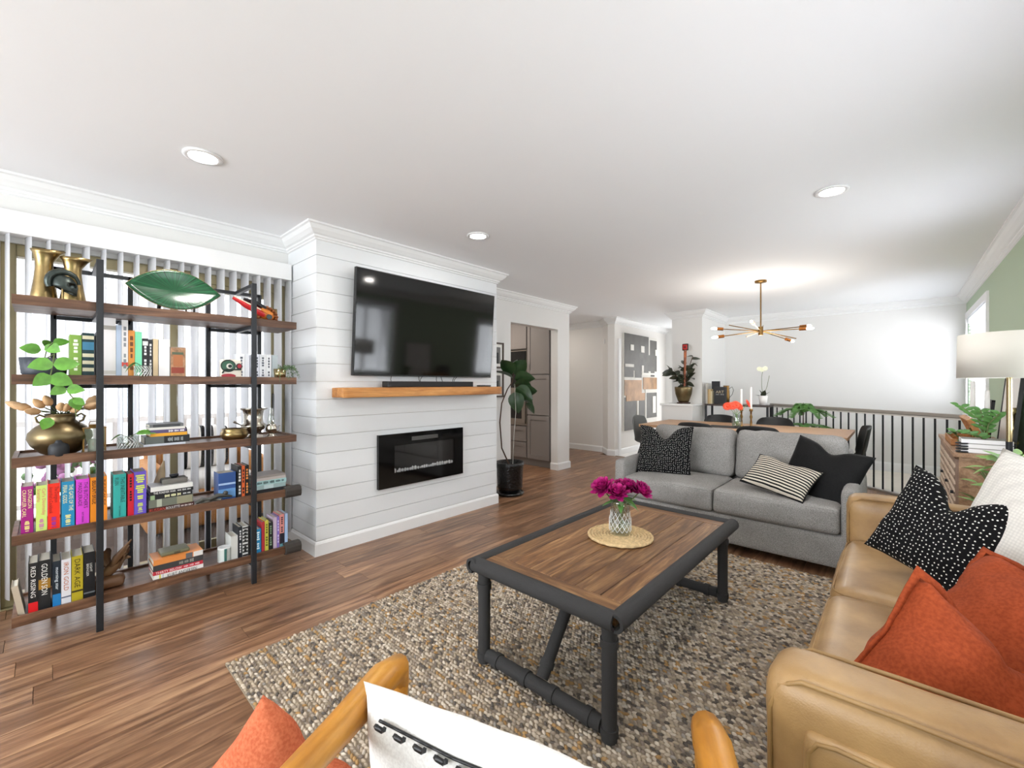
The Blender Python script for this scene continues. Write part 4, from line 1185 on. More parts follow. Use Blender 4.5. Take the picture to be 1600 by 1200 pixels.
sh_ = MB().cushion(XF - .06, XF - .025, yx(398, XF - .04), yx(411, XF - .04), SZ[2], SZ[2] + .03, .014, n=6, wr=.004).build('stone', colmat('#b6aea6', .7), None, org=(XF - .04, yx(404, XF - .04), SZ[2]))
tag(sh_, 'rough grey shell-like stone at the foot of the right post', 'stone')
# carved face box (tier two)
fx, fy = XF - .055, yx(362, XF - .055)
fbx = thing('carved_box', 'small cream box painted with a green and black bird head', 'box', (fx, fy, SZ[1]))
w2 = .062
MB().cushion(fx - .03, fx + .012, fy - w2, fy + w2, SZ[1], SZ[1] + .125, .012).build('body', colmat('#ddd6c9', .6), fbx)
def disc(m, y, z, ry, rz, dx): m.add([(fx + .012 + dx, y, z)] + [(fx + .012 + dx, y + ry * math.cos(2 * math.pi * k / 20), z + rz * math.sin(2 * math.pi * k / 20)) for k in range(20)], [(0, 1 + k, 1 + (k + 1) % 20) for k in range(20)])
for (yy, zz, ry, rz, dx, c) in ((-.022, .082, .042, .04, .001, '#14201a'), (-.022, .082, .036, .032, .0016, '#2f5a45'), (-.016, .08, .017, .017, .002, '#d9d6cc'), (-.012, .08, .011, .011, .0024, '#14201a'), (.038, .08, .018, .02, .0014, '#14201a'), (.040, .082, .012, .014, .002, '#9c2330'), (-.02, .018, .04, .014, .001, '#a12733')):
    m = MB(); disc(m, fy + yy, SZ[1] + zz, ry, rz, dx); m.build('painted_shape', colmat(c), fbx, recalc=False)
MB().tube([(fx + .014, fy - .055, SZ[1] + .035), (fx + .0145, fy - .04, SZ[1] + .058), (fx + .0145, fy + .05, SZ[1] + .06)], .0045, 6).build('painted_line', colmat('#14201a'), fbx)
# gold pot with trailing string plant
gx, gy = XF - .05, yx(437, XF - .05)
gp = thing('gold_planter', 'gold pot with a wispy trailing plant at the shelf end', 'plant', (gx, gy, SZ[1]))
MB().lathe([(0, 0), (.036, 0), (.042, .07), (.039, .07), (.036, .06), (0, .06)], (gx, gy, SZ[1]), 22).build('pot', 'gold', gp)
rg = random.Random(4)
for i in range(16):
    a = rg.uniform(-.6, 1.9) ; ll = rg.uniform(.05, .11)
    p0 = Vector((gx + .01, gy + .01, SZ[1] + .06)); p1 = p0 + Vector((math.cos(a) * ll * .5, math.sin(a) * ll * .8, .03)); p2 = p1 + Vector((math.cos(a) * .02, math.sin(a) * .04, -rg.uniform(.02, .12)))
    m = MB(); m.tube([p0, p1, p2], .0012, 4)
    for k in range(8):
        q = p0.lerp(p1, k / 4) if k < 4 else p1.lerp(p2, (k - 4) / 4)
        m.ell(q + Vector((rg.uniform(-.006, .006), rg.uniform(-.006, .006), rg.uniform(-.004, .006))), .006, .006, .003, 5, 3)
    m.build('strand', colmat('#5f7a52', .6), gp)
# metal toy vehicle on the stack, cable figure, sea fan
tx, ty = XF - .1, yx(272, XF - .1)
tv = thing('metal_ornament', 'small metal track vehicle model on the white book', 'ornament', (tx, ty, z4))
for s in (-.028, .028): MB().cushion(tx + s - .009, tx + s + .009, ty - .062, ty + .062, z4, z4 + .034, .016, n=6).build('track', colmat('#6e6a64', .45), tv)
MB().box(tx - .022, tx + .022, ty - .045, ty + .045, z4 + .010, z4 + .028).build('hull', colmat('#8b8070', .45), tv)
MB().lathe([(0, 0), (.016, 0), (.016, .012), (.022, .013), (.022, .024), (0, .026)], (tx, ty, z4 + .028), 16).build('turret', 'black_metal', tv)
shl = MB().tube([(XF - .2, yx(246, XF - .2), SZ[3]), (XF - .2, yx(248, XF - .2), SZ[3] + .12), (XF - .2, yx(252, XF - .2), SZ[3] + .2), (XF - .2, yx(256, XF - .2), SZ[3] + .27)], [.035, .03, .02, .004], 10).build('driftwood', colmat('#cdb592', .8), None, org=(XF - .2, yx(248, XF - .2), SZ[3]))
tag(shl, 'pale upright driftwood piece behind the book stack', 'ornament')
kx = XF - .05
cf = thing('metal_figure', 'dark metal reclining figure lying between stacks on the shelf', 'ornament', (kx, yx(325, kx), SZ[3]))
ya = yx(306, kx); rk = random.Random(9)
MB().tube([(kx, ya, SZ[3] + .012), (kx + .01, ya + .03, SZ[3] + .03), (kx, ya + .07, SZ[3] + .02), (kx + .01, ya + .11, SZ[3] + .04), (kx, ya + .15, SZ[3] + .03), (kx, ya + .19, SZ[3] + .018)], [.011, .014, .01, .014, .011, .006], 8).build('body', colmat('#45443f', .35), cf)
MB().tube([(kx - .03, ya + .02, SZ[3] + .01), (kx + .02, ya + .05, SZ[3] + .012), (kx - .02, ya + .09, SZ[3] + .01), (kx + .015, ya + .13, SZ[3] + .012)], .008, 6).build('limb', colmat('#5a5850', .35), cf)
MB().ell((kx, ya + .155, SZ[3] + .045), .014, .014, .014).build('head', colmat('#45443f', .35), cf)
# carved eagle on the bottom shelf
ex_, ey_, ez_ = XF - .13, yx(172, XF - .13), SZ[4]
eg = thing('eagle_carving', 'carved brown wooden eagle with raised wings on the bottom shelf', 'carving', (ex_, ey_, ez_))
m = MB(); m.cushion(ex_ - .05, ex_ + .05, ey_ - .07, ey_ + .06, ez_, ez_ + .06, .03, n=6, wr=.012); m.build('rock_base', colmat('#6b4a30', .5), eg)
m = MB(); m.tube([(ex_, ey_ - .04, ez_ + .07), (ex_, ey_ - .01, ez_ + .085), (ex_, ey_ + .02, ez_ + .115), (ex_ + .005, ey_ + .045, ez_ + .145), (ex_ + .008, ey_ + .065, ez_ + .15), (ex_ + .01, ey_ + .085, ez_ + .143)], [.008, .028, .028, .018, .014, .003], 9); m.build('body', colmat('#7a5a3c', .5), eg)
for s, tipy, tz in ((-1, -.07, .23), (1, .085, .25)):
    m = MB()
    for k in range(6):
        a = k / 5
        m.tube([(ex_ + s * .01, ey_ + .0, ez_ + .10), (ex_ + s * .035 - .01, ey_ + tipy * .5 + .01 * k - .02, ez_ + .16 + .01 * k * .6), (ex_ + s * .05 - .01, ey_ + tipy * (1 - .12 * k), ez_ + tz - .03 * k)], [.010, .017, .004], 6)
    m.build('wing', colmat('#6d4f34', .5), eg)
# ================================================================== MANTEL, TV, FIREPLACE
mt = MB().cushion(XB, -3.06, 1.50, 3.21, 1.195, 1.272, .006, n=10, wr=.0022).build('mantel_shelf', 'mantel_wood', None, org=(-3.16, 2.35, 1.195))
tag(mt, 'thick honey-brown wooden mantel beam on the shiplap wall', 'mantel')
sb = thing('soundbar', 'long black soundbar resting on the mantel', 'soundbar', (-3.13, 2.36, 1.273))
MB().box(-3.175, -3.085, 1.885, 2.83, 1.2735, 1.323).build('body', 'black_plastic', sb, bevel=.006)
MB().box(-3.086, -3.0835, 1.90, 2.815, 1.279, 1.318).build('grille', colmat('#232325', .9), sb)
rc = MB().cushion(-3.15, -3.11, 2.93, 3.10, 1.2735, 1.288, .006).build('remote_control', 'black_plastic', None, org=(-3.13, 3.0, 1.2735)); tag(rc, 'black remote control at the right end of the mantel', 'remote')
MB().box(-3.14, -3.12, 2.95, 3.02, 1.288, 1.2895).build('buttons', colmat('#5a5a5c'), rc)
tvt = thing('television', 'large black flat television tilted out from the shiplap wall', 'television', (-3.2, 2.41, 1.366))
tilt = math.atan2(.058, .855)
M = Matrix.Translation((-3.195, 2.41, 1.366)) @ Matrix.Rotation(tilt, 4, 'Y')
MB().box(-.035, 0, -.768, .768, 0, .858, M=M).build('casing', 'black_plastic', tvt, bevel=.003)
MB().box(0, .0015, -.760, .760, .012, .850, M=M).build('screen', 'screen', tvt)
MB().box(XB + .001, -3.19, 2.2, 2.6, 1.55, 1.95).build('wall_mount', 'black_metal', tvt)
cab_ = [(2.0, .0), (2.28, .02), (2.32, -.03), (2.48, .01), (2.53, .04), (2.70, -.03), (2.73, -.05)]
for (yy, d) in cab_: MB().tube([(-3.215, yy, 1.372), (-3.225, yy + d * .5, 1.34), (-3.205, yy + d, 1.275)], .003, 5).build('cable', 'black_plastic', tvt)
fp = thing('electric_fireplace', 'wide black wall-mounted electric fireplace with crystal bed', 'fireplace', (XB, 2.35, .41))
fy0, fy1, fz0, fz1 = 1.884, 2.814, .41, .868
gy0, gy1, gz0, gz1 = 2.035, 2.705, .53, .765
m = MB(); xo, xi = XB + .032, XB + .001
m.box(xi, xo, fy0, gy0, fz0, fz1); m.box(xi, xo, gy1, fy1, fz0, fz1); m.box(xi, xo, gy0, gy1, fz0, gz0); m.box(xi, xo, gy0, gy1, gz1, fz1)
m.build('glass_front', 'black_gloss', fp)
MB().box(XB + .0005, XB + .003, gy0, gy1, gz0, gz1).build('firebox', colmat('#1a1a1b', .6), fp)
MB().box(XB + .026, XB + .028, gy0, gy1, gz0, gz1).build('firebox_glass', 'firebox_glass', fp)
MB().box(xo, xo + .002, 2.21, 2.50, .795, .83).build('vent', colmat('#3d3c3b', .5), fp)
for k in range(5): MB().box(xo + .002, xo + .004, 2.21, 2.50, .797 + .007 * k, .800 + .007 * k).build('louver', colmat('#5a5856', .5), fp)
MB().box(xo, xo + .002, 2.56, 2.66, .80, .83).build('control_panel', colmat('#0a0a0a', .2), fp)
rk = random.Random(2); y = gy0 + .01
while y < gy1 - .01:
    r = rk.uniform(.011, .019)
    MB().ell((XB + .015, y, gz0 + r * .8), .010, r, r * rk.uniform(.8, 1.4), 5, 3).build('crystal', 'crystal', fp); y += r * 1.7

# ================================================================== FIDDLE LEAF FIG
px, py = -3.40, 3.70
fg = thing('fiddle_leaf_fig', 'fiddle-leaf fig with bent stem in a glossy black pot', 'plant', (px, py, 0))
MB().lathe([(0, 0), (.15, 0), (.165, .02), (.16, .035), (.0, .035)], (px, py, 0), 32).build('saucer', 'pot_black', fg)
MB().lathe([(0, .036), (.13, .036), (.148, .10), (.155, .30), (.165, .345), (.168, .385), (.155, .385), (.15, .34), (0, .33)], (px, py, 0), 40).build('pot', 'pot_black', fg)
MB().lathe([(0, .335), (.15, .335)], (px, py, 0), 24, caps=False).build('soil', 'soil', fg)
def P(u, v, X, Y=None):
    y = yx(u, X); return Vector((X, y, zv(v, X, y)))
stem = [Vector((px + .02, py - .02, .33)), P(784, 700, -3.42), P(781, 660, -3.43), P(784, 630, -3.43), P(793, 608, -3.43), P(801, 596, -3.43), P(803, 575, -3.43)]
MB().tube(stem, [.009, .008, .008, .007, .007, .006, .004], 8).build('stem', 'bark', fg)
MB().tube([Vector((px, py + .05, .33)), P(803, 680, -3.4), P(806, 645, -3.4), P(804, 600, -3.42)], .004, 6).build('stake', colmat('#a9a79f'), fg)
L = LEAF['fig']
for (u, v, az, el, rl, sc) in ((802, 592, 225, 35, 40, .95), (800, 585, -100, 55, 0, .9), (803, 585, 20, 50, -30, .9), (804, 592, 45, 10, -20, .9), (803, 600, 80, 5, 0, .9), (806, 606, 60, -30, -30, .9), (805, 612, -20, -75, 0, .95), (812, 618, 60, -20, 0, .7), (822, 630, 50, -40, 0, .6), (815, 612, 30, 10, -30, .75), (800, 580, 120, 60, 0, .75)):
    leaf(L, None, fg, P(u, v, -3.43), az, el, rl - 35 if az > 0 else rl + 35, sc * 1.08)

# ================================================================== RUG
import numpy as np
RX0, RX1, RY0, RY1 = -2.30, .12, .562, 3.50
rg_ = thing('area_rug', 'chunky woven rug in cream, tan and charcoal under the coffee table', 'rug', (-1.1, 2.0, 0))
MB().box(RX0, RX1, RY0, RY1, .0015, .009).build('backing', colmat('#8d7f6c', .95), rg_)
rr = np.random.RandomState(5)
dy, dx = .0165, .0195
rows = int((RY1 - RY0) / dy); cols = int((RX1 - RX0) / dx)
sec = 6
base = []
for i, (s, h) in enumerate(((1.0, 0), (.72, .68), (0, 1))):
    if s == 0: base.append((0, 0, 1.0))
    else:
        for k in range(sec):
            t = 2 * math.pi * k / sec; base.append((s * math.cos(t), s * math.sin(t), h))
base = np.array(base)
bf = []
for k in range(sec): bf.append((k, (k + 1) % sec, sec + (k + 1) % sec, sec + k))
tri = [(sec + k, sec + (k + 1) % sec, 2 * sec) for k in range(sec)]
N = rows * cols
gi, gj = np.meshgrid(np.arange(rows), np.arange(cols), indexing='ij')
gx = RX0 + (gj.ravel() + .5 + .5 * (gi.ravel() % 2) * .9) * dx + rr.uniform(-.003, .003, N); gx = np.minimum(gx, RX1 - .01)
gy = RY0 + (gi.ravel() + .5) * dy + rr.uniform(-.002, .002, N)
gh = rr.uniform(.007, .013, N)
ang = rr.uniform(-.3, .3, N) + .35 * np.where(gi.ravel() % 2 == 0, 1, -1)
sx = rr.uniform(.0115, .0155, N); sy = rr.uniform(.0058, .0078, N)
bx_ = base[None, :, 0] * sx[:, None]; by_ = base[None, :, 1] * sy[:, None]
vx = gx[:, None] + bx_ * np.cos(ang)[:, None] - by_ * np.sin(ang)[:, None]
vy = gy[:, None] + bx_ * np.sin(ang)[:, None] + by_ * np.cos(ang)[:, None]
vz = .007 + base[None, :, 2] * gh[:, None]
V = np.stack([vx, vy, vz], -1).reshape(-1, 3) - np.array([-1.1, 2.0, 0])
nb = len(base)
off = (np.arange(N) * nb)[:, None, None]
Q = (np.array(bf)[None] + off).reshape(-1, 4); T = (np.array(tri)[None] + off).reshape(-1, 3)
me = bpy.data.meshes.new('pile')
me.vertices.add(len(V)); me.vertices.foreach_set('co', V.ravel())
loops = np.concatenate([Q.ravel(), T.ravel()])
me.loops.add(len(loops)); me.loops.foreach_set('vertex_index', loops)
me.polygons.add(len(Q) + len(T))
ls = np.concatenate([np.arange(len(Q)) * 4, len(Q) * 4 + np.arange(len(T)) * 3])
me.polygons.foreach_set('loop_start', ls)
me.polygons.foreach_set('use_smooth', np.ones(len(Q) + len(T), dtype=bool))
me.update(calc_edges=True)
pal = np.array([lin(c)[:3] for c in ('#bcae9c', '#a89985', '#978a7b', '#80746a', '#605953', '#cabeae', '#a8865b', '#928b83')])
pick = rr.choice(len(pal), N, p=[.22, .2, .15, .12, .11, .1, .05, .05])
rowtan = (np.sin(gi.ravel() * .9) > .93) & (rr.rand(N) < .35)
pick[rowtan] = 6
cc = pal[pick] * rr.uniform(.88, 1.1, (N, 1))
ca = me.color_attributes.new('tuft', 'FLOAT_COLOR', 'POINT')
full = np.ones((N * nb, 4), dtype=np.float32); full[:, :3] = np.repeat(cc, nb, 0)
ca.data.foreach_set('color', full.ravel())
m_, nt, b = newmat('rug_pile')
an = nd(nt, 'ShaderNodeAttribute', attribute_name='tuft'); nt.links.new(an.outputs['Color'], b.inputs['Base Color']); b.inputs['Roughness'].default_value = .95; b.inputs['Specular IOR Level'].default_value = .1
pl_ = mkobj('pile', me, m_, rg_, org=(-1.1, 2.0, 0)); tag(pl_, kind='stuff')

# ================================================================== COFFEE TABLE
X0, X1, Y0, Y1, ZT = -1.45, -.735, 1.345, 2.72, .485
ct = thing('coffee_table', 'low wooden coffee table with foam-wrapped black pipe frame on the rug', 'coffee table', ((X0 + X1) / 2, (Y0 + Y1) / 2, .02))
for (a, b) in ((Y0, Y0 + .10), (Y1 - .10, Y1)): MB().box(X0, X1, a, b, ZT - .035, ZT).build('plank', 'table_wood_cross', ct, org=((X0 + X1) / 2, a, ZT), bevel=.002, seg=1)
n = 6; w = (X1 - X0) / n
for i in range(n): MB().box(X0 + i * w + .0012, X0 + (i + 1) * w - .0012, Y0 + .102, Y1 - .102, ZT - .035, ZT).build('plank', 'table_wood', ct, org=(X0 + i * w, Y0, ZT), bevel=.002, seg=1)
MB().box(X0 + .01, X1 - .01, Y0 + .01, Y1 - .01, ZT - .055, ZT - .036).build('subframe', 'black', ct)
rb_ = .034
def bumper(p, q):
    p, q = Vector(p), Vector(q); d = (q - p).normalized(); s = Vector((d.y, -d.x, 0)); m = MB(); vs = []; k = 14
    arc = []
    for i in range(k + 1):
        t = R(-95 + i * (360 - 105) / k); arc.append((math.cos(t + R(90 - 90)), math.sin(t)))
    pts = [(a * rb_, b * rb_) for a, b in arc] + [(a * (rb_ - .012), b * (rb_ - .012)) for a, b in reversed(arc)]
    kk = len(pts)
    for e in (p, q):
        for (a, b) in pts: vs.append(e + s * (a) + Vector((0, 0, b)))
    fs = [(i, (i + 1) % kk, kk + (i + 1) % kk, kk + i) for i in range(kk)] + [tuple(range(kk)), tuple(range(2 * kk - 1, kk - 1, -1))]
    m.add(vs, fs[:-2], True); m.add(vs, fs[-2:])
    m.build('foam_bumper', 'foam', ct)
zb = ZT - .018
bumper((X0 - .004, Y0 + .0, zb), (X1 - .0, Y0, zb)); bumper((X1 + .004, Y0 - .015, zb), (X1 + .004, Y1 + .03, zb)); bumper((X1, Y1, zb), (X0, Y1, zb)); bumper((X0, Y1 + .03, zb), (X0, Y0 - .03, zb))
def pipe(p, q, r, name, seams=()):
    p, q = Vector(p), Vector(q); o = MB().cyl(p, q, r, n=16).build(name, 'foam', ct)
    d = (q - p)
    for s in seams:
        c = p + d * s; u = d.normalized() * .014
        MB().cyl(c - u, c + u, r + .005, n=16).build('collar', 'foam', o)
lx0, lx1, ly0, ly1 = X0 + .035, X1 - .035, Y0 + .02, Y1 - .03
for lx in (lx0, lx1):
    for ly in (ly0, ly1): pipe((lx, ly, .024), (lx, ly, ZT - .055), .028, 'leg', (.08, .86))
for ly in (ly0, ly1):
    pipe((lx0 + .028, ly, .062), (lx1 - .028, ly, .062), .028, 'stretcher', (.1, .38, .62, .9))
xm = (X0 + X1) / 2
pipe((xm, ly0 + .02, .085), (xm, ly0 + .30, ZT - .056), .026, 'brace', (.12,)); pipe((xm, ly1 - .02, .085), (xm, ly1 - .30, ZT - .056), .026, 'brace', (.12,))
# woven mat, vase, peonies
mx, my = -1.10, 2.065
wm = thing('woven_mat', 'round straw woven placemat on the coffee table', 'placemat', (mx, my, ZT))
for k in range(10):
    r = .014 + k * .0165
    MB().tube([(mx + r * math.cos(2 * math.pi * j / 36), my + r * math.sin(2 * math.pi * j / 36), ZT + .009 + (.002 if j % 2 else 0)) for j in range(36)], .0088, 6, closed=True).build('coil', 'straw', wm)
zvv = ZT + .019
vs_ = thing('glass_vase', 'cut glass vase on the straw mat', 'vase', (mx, my, zvv))
m = MB(); m.lathe([(0, 0), (.05, 0), (.054, .008), (.058, .06), (.050, .12), (.052, .165), (.056, .18), (.052, .18), (.047, .12), (.053, .06), (.048, .016), (0, .014)], (mx, my, zvv), 28); m.build('vessel', 'clear_glass', vs_)
for s in (1, -1):
    m = MB()
    for k in range(14):
        a = 2 * math.pi * k / 14
        m.tube([(mx + (.0575 - .006 * (t > .6)) * math.cos(a + s * t * 1.2), my + (.0575 - .006 * (t > .6)) * math.sin(a + s * t * 1.2), zvv + .02 + .10 * t) for t in (0, .2, .4, .6, .8, 1)], .001, 4)
    m.build('cut_pattern', 'crystal', vs_)
MB().lathe([(0, .0), (.046, .0), (.05, .045), (0, .045)], (mx, my, zvv + .016), 20).build('water', 'clear_glass', vs_)
pn = thing('peony_bunch', 'bunch of magenta peonies in the glass vase', 'flowers', (mx, my, zvv + .1))
rp = random.Random(21)
def bloom(c, r, up, mat, parent, n=34, name='blossom'):
    m = MB(); up = Vector(up).normalized(); q = up.to_track_quat('Z', 'Y').to_matrix().to_4x4()
    for i in range(n):
        a = i * 2.39996; f = i / n
        el = R(-14 + 96 * (1 - f)); L = r * (.62 + .42 * f)
        wd = r * .5
        Mx = Matrix.Translation(c) @ q @ Matrix.Rotation(a, 4, 'Z') @ Matrix.Rotation(-el, 4, 'Y')
        vs, fs = [], []
        for k in range(5):
            t = k / 4; w = wd * math.sin(math.pi * (.12 + .78 * t)) ; z = .25 * L * t * t * (1 if el > .7 else 1.3)
            for jj in (-1, 0, 1): vs.append((L * t, jj * w * .6, z + abs(jj) * .22 * w + rp.uniform(-.06, .06) * r))
        for k in range(4):
            for jj in range(2): fs.append((k * 3 + jj, k * 3 + jj + 1, (k + 1) * 3 + jj + 1, (k + 1) * 3 + jj))
        m.add(vs, fs, True, Mx)
    return m.build(name, mat, parent, recalc=False)
rx_, ry_ = CYW, SYW     # picture-right direction, to spread the heads
for (a, f, h, r) in ((-.088, .01, .235, .070), (-.022, -.03, .215, .066), (.045, .02, .236, .06), (.105, .0, .222, .066), (.02, .07, .225, .055)):
    c = Vector((mx + rx_ * a - SYW * f, my + ry_ * a + CYW * f, zvv + h))
    bl_ = bloom(c, r, (rx_ * a * 1.5 + SYW * .12, ry_ * a * 1.5 - CYW * .12, .25), 'peony', pn, 46)
    MB().tube([(mx, my, zvv + .02), (mx + rx_ * a * .2, my + ry_ * a * .2, zvv + .14), tuple(c)], .003, 5).build('stem', 'stem', bl_)
for i in range(16):
    az = i * 22.5 + rp.uniform(-10, 10)
    leaf(LEAF['peony'], None, pn, (mx + .02 * math.cos(R(az)), my + .02 * math.sin(R(az)), zvv + rp.uniform(.16, .19)), az, rp.uniform(-20, 40), rp.uniform(-30, 30), rp.uniform(.8, 1.3))
# ================================================================== GREY SOFA (faces the coffee table)
gs = thing('grey_sofa', 'grey fabric two-seat sofa behind the coffee table', 'sofa', (-1.08, 3.98, 0))
SX0, SX1, SF, SBK = -1.96, -.19, 3.56, 4.46
MB().cushion(SX0 + .02, SX1 - .02, SF, SBK - .02, .06, .285, .025, n=8).build('base', 'sofa_grey', gs)
for (a, b) in ((SX0, SX0 + .10), (SX1 - .10, SX1)):
    MB().cushion(a, b, SF, SBK, .06, .60, .035, (.008, 0, .012), n=10, wr=.003).build('arm', 'sofa_grey', gs)
MB().cushion(SX0 + .08, SX1 - .08, SBK - .14, SBK, .06, .78, .04, n=8).build('back_frame', 'sofa_grey', gs)
xm = (SX0 + SX1) / 2 - .02
def ring(x0, x1, y0, y1, z, r, k=5):
    p = []
    for (cx, cy, a0) in ((x1 - r, y1 - r, 0), (x0 + r, y1 - r, 90), (x0 + r, y0 + r, 180), (x1 - r, y0 + r, 270)):
        for i in range(k + 1):
            t = R(a0 + 90 * i / k); p.append((cx + r * math.cos(t), cy + r * math.sin(t), z))
    return p
for (a, b) in ((SX0 + .105, xm - .003), (xm + .003, SX1 - .105)):
    c = MB().cushion(a, b, SF - .015, SBK - .30, .285, .47, .035, (.0, .012, .022), n=16, wr=.007, seed=a).build('seat_cushion', 'sofa_grey', gs)
    MB().tube(ring(a + .004, b - .004, SF - .010, SBK - .30, .455, .04), .0035, 5, closed=True).build('piping', 'sofa_grey', c)
    Mx = Matrix.Translation(((a + b) / 2, SBK - .24, .45)) @ Matrix.Rotation(R(-9), 4, 'X')
    hw = (b - a) / 2 - .005
    c = MB().cushion(-hw, hw, -.10, .10, 0, .435, .06, (.0, .035, .0), n=18, wr=.017, seed=b, M=Mx).build('back_cushion', 'sofa_grey', gs)
    pts = [Mx @ Vector((q[0], -.055 - .018 * 0, q[1] + .217)) for q in ring(-hw + .012, hw - .012, -.205, .205, 0, .05)]
    MB().tube(pts, .003, 5, closed=True).build('piping', 'sofa_grey', c)
for x in (SX0 + .09, SX1 - .09):
    for y in (SF + .08, SBK - .1): MB().cyl((x, y, 0 if y > 3.6 else .02), (x, y, .065), .02, .025).build('leg', 'black', gs)

# ================================================================== LEATHER SOFA (along the green wall)
ls_ = thing('leather_sofa', 'tan leather sofa along the green wall, nearest the camera', 'sofa', (.22, 2.1, 0))
LF, LB, LY0, LY1 = -.20, .64, 1.05, 3.14
MB().cushion(LF + .03, LB, LY0 + .02, LY1 - .02, .06, .30, .03, n=8).build('base', 'leather_tan', ls_)
MB().cushion(LB - .20, LB, LY0 + .1, LY1 - .1, .1, .80, .07, (.01, 0, .01), n=12, wr=.004).build('back_frame', 'leather_tan', ls_)
ym = 2.17
for i, (a, b) in enumerate(((LY0 + .17, ym - .004), (ym + .004, LY1 - .17))):
    c = MB().cushion(LF - .015, LB - .2, a, b, .30, .465, .055, (.012, 0, .022), n=16, wr=.007, seed=i + 2).build('seat_cushion', 'leather_tan', ls_)
    MB().tube([(p[0], p[1], p[2]) for p in ring(LF - .008, LB - .2, a + .008, b - .008, .443, .06)], .0042, 6, closed=True).build('piping', 'leather_piping', c)
    c = MB().cushion(LB - .30, LB - .15, a + .005, b - .005, .46, .82, .07, (.03, 0, .01), n=14, wr=.008, seed=i + 5).build('back_cushion', 'leather_tan', ls_)
for k, (a, b) in enumerate(((LY0, LY0 + .17), (LY1 - .17, LY1))):
    arm = MB().cushion(LF - .02, LB, a, b, .06, .685, .05, (0, .012, .012), n=16, wr=.006, seed=k + 9).build('arm', 'leather_tan', ls_)
    for yy in (a + .012, b - .012):
        pp = [(LF - .02 + .012, yy, .1), (LF - .008, yy, .60), (LF + .01, yy, .655), (LF + .05, yy, .678), (LF + .2, yy, .682), (LB - .05, yy, .682)]
        MB().tube(pp, .0055, 6).build('piping', 'leather_piping', arm)
    if k == 0:
        MB().cushion(LF + .055, LB - .05, a - .022, a + .02, .12, .60, .02, (0, .006, 0), n=12, wr=.003).build('side_panel', 'leather_tan', arm)
        MB().tube([(LF + .065, a - .018, .12), (LF + .065, a - .018, .56), (LF + .08, a - .018, .585), (LF + .11, a - .018, .592), (LB - .06, a - .018, .592)], .005, 6).build('piping', 'leather_piping', arm)
for x in (LF + .06, LB - .08):
    for y in (LY0 + .09, LY1 - .09): MB().cyl((x, y, .0), (x, y, .065), .022, .028).build('leg', 'bark', ls_)

# ================================================================== PILLOWS
def pillow(name, w, h, t, mat, label, c, yaw, lean, roll, chop=0, seed=0, n=26, wr=.006, pinch=.07, flange=None, back=None, piping=None, group='throw pillows'):
    vs, fs, fb = [], [], []
    ids = {}
    def pt(i, j, side):
        u, v = 2 * i / n - 1, 2 * j / n - 1
        edge = i in (0, n) or j in (0, n)
        k = (i, j, 0 if edge else side)
        if k in ids: return ids[k]
        x = w / 2 * u * (1 - pinch * (1 - v * v) * abs(u)); z = h / 2 * v * (1 - pinch * (1 - u * u) * abs(v))
        th = t / 2 * max(0, (1 - u * u) * (1 - v * v)) ** .42
        z -= chop * math.exp(-(u / .34) ** 2) * max(0, (v + .55) / 1.55) ** 1.6
        th *= 1 + .25 * (chop / .1) * (math.exp(-((abs(u) - .55) / .3) ** 2) - .7 * math.exp(-(u / .25) ** 2)) * max(0, v)
        y = -side * th
        q = Vector((x, y, z))
        nz = mnoise.noise_vector(q * 7 + Vector((seed * 2.7, seed, side))) * .65 + mnoise.noise_vector(q * 17 + Vector((seed, 3, side))) * .35
        q += nz * wr * (1.6 if not edge else .8)
        ids[k] = len(vs); vs.append(q); return ids[k]
    for side in (1, -1):
        for i in range(n):
            for j in range(n):
                f = (pt(i, j, side), pt(i + 1, j, side), pt(i + 1, j + 1, side), pt(i, j + 1, side))
                (fs if side == 1 else fb).append(f if side == 1 else f[::-1])
    m = MB(); m.add(vs, fs + fb, True)
    o = m.build(name, mat, None, org=(0, 0, 0))
    if back:
        o.data.materials.append(MAT[back])
        for p in o.data.polygons:
            if sum(o.data.vertices[i].co.y for i in p.vertices) > .0001 * len(p.vertices) + .012: p.material_index = 1
    per = [ids[(i, 0, 0)] for i in range(n)] + [ids[(n, j, 0)] for j in range(n)] + [ids[(i, n, 0)] for i in range(n, 0, -1)] + [ids[(0, j, 0)] for j in range(n, 0, -1)]
    if piping:
        MB().tube([vs[i] for i in per], .0045, 6, closed=True).build('piping', piping, o)
    if flange:
        m = MB(); a = []
        for i in per:
            d = Vector((vs[i].x, 0, vs[i].z)); d = Vector((math.copysign(min(1, (abs(vs[i].x) / (w / 2)) ** 6), vs[i].x), 0, math.copysign(min(1, (abs(vs[i].z) / (h / 2)) ** 6), vs[i].z)))
            nzv = mnoise.noise(vs[i] * 40) * .006
            a.append(vs[i]); a.append(vs[i] + d * .022 + Vector((0, nzv, 0)))
        k = len(per)
        m.add(a, [(2 * i, 2 * i + 1, 2 * ((i + 1) % k) + 1, 2 * ((i + 1) % k)) for i in range(k)], True)
        f = m.build('flange', flange, o, recalc=False); s = f.modifiers.new('s', 'SOLIDIFY'); s.thickness = .003
    place(o, c, yaw, lean, roll)
    return tag(o, label, 'pillow', group)
pillow('throw_pillow', .50, .47, .15, 'dots_fine', 'black pillow with fine white dots at the left end of the grey sofa', (-1.625, 3.90, .685), 6, -20, -1, .12, 1)
pillow('throw_pillow', .50, .50, .14, 'black_velvet', 'plain black velvet pillow at the right end of the grey sofa', (-.43, 3.88, .62), -12, -24, 14, .055, 2, back='cloth_white')
pillow('throw_pillow', .46, .30, .13, 'stripe_pillow', 'cream and black striped lumbar pillow leaning on the black one', (-.665, 3.73, .60), -8, -48, 13, .02, 3, piping='black_velvet')
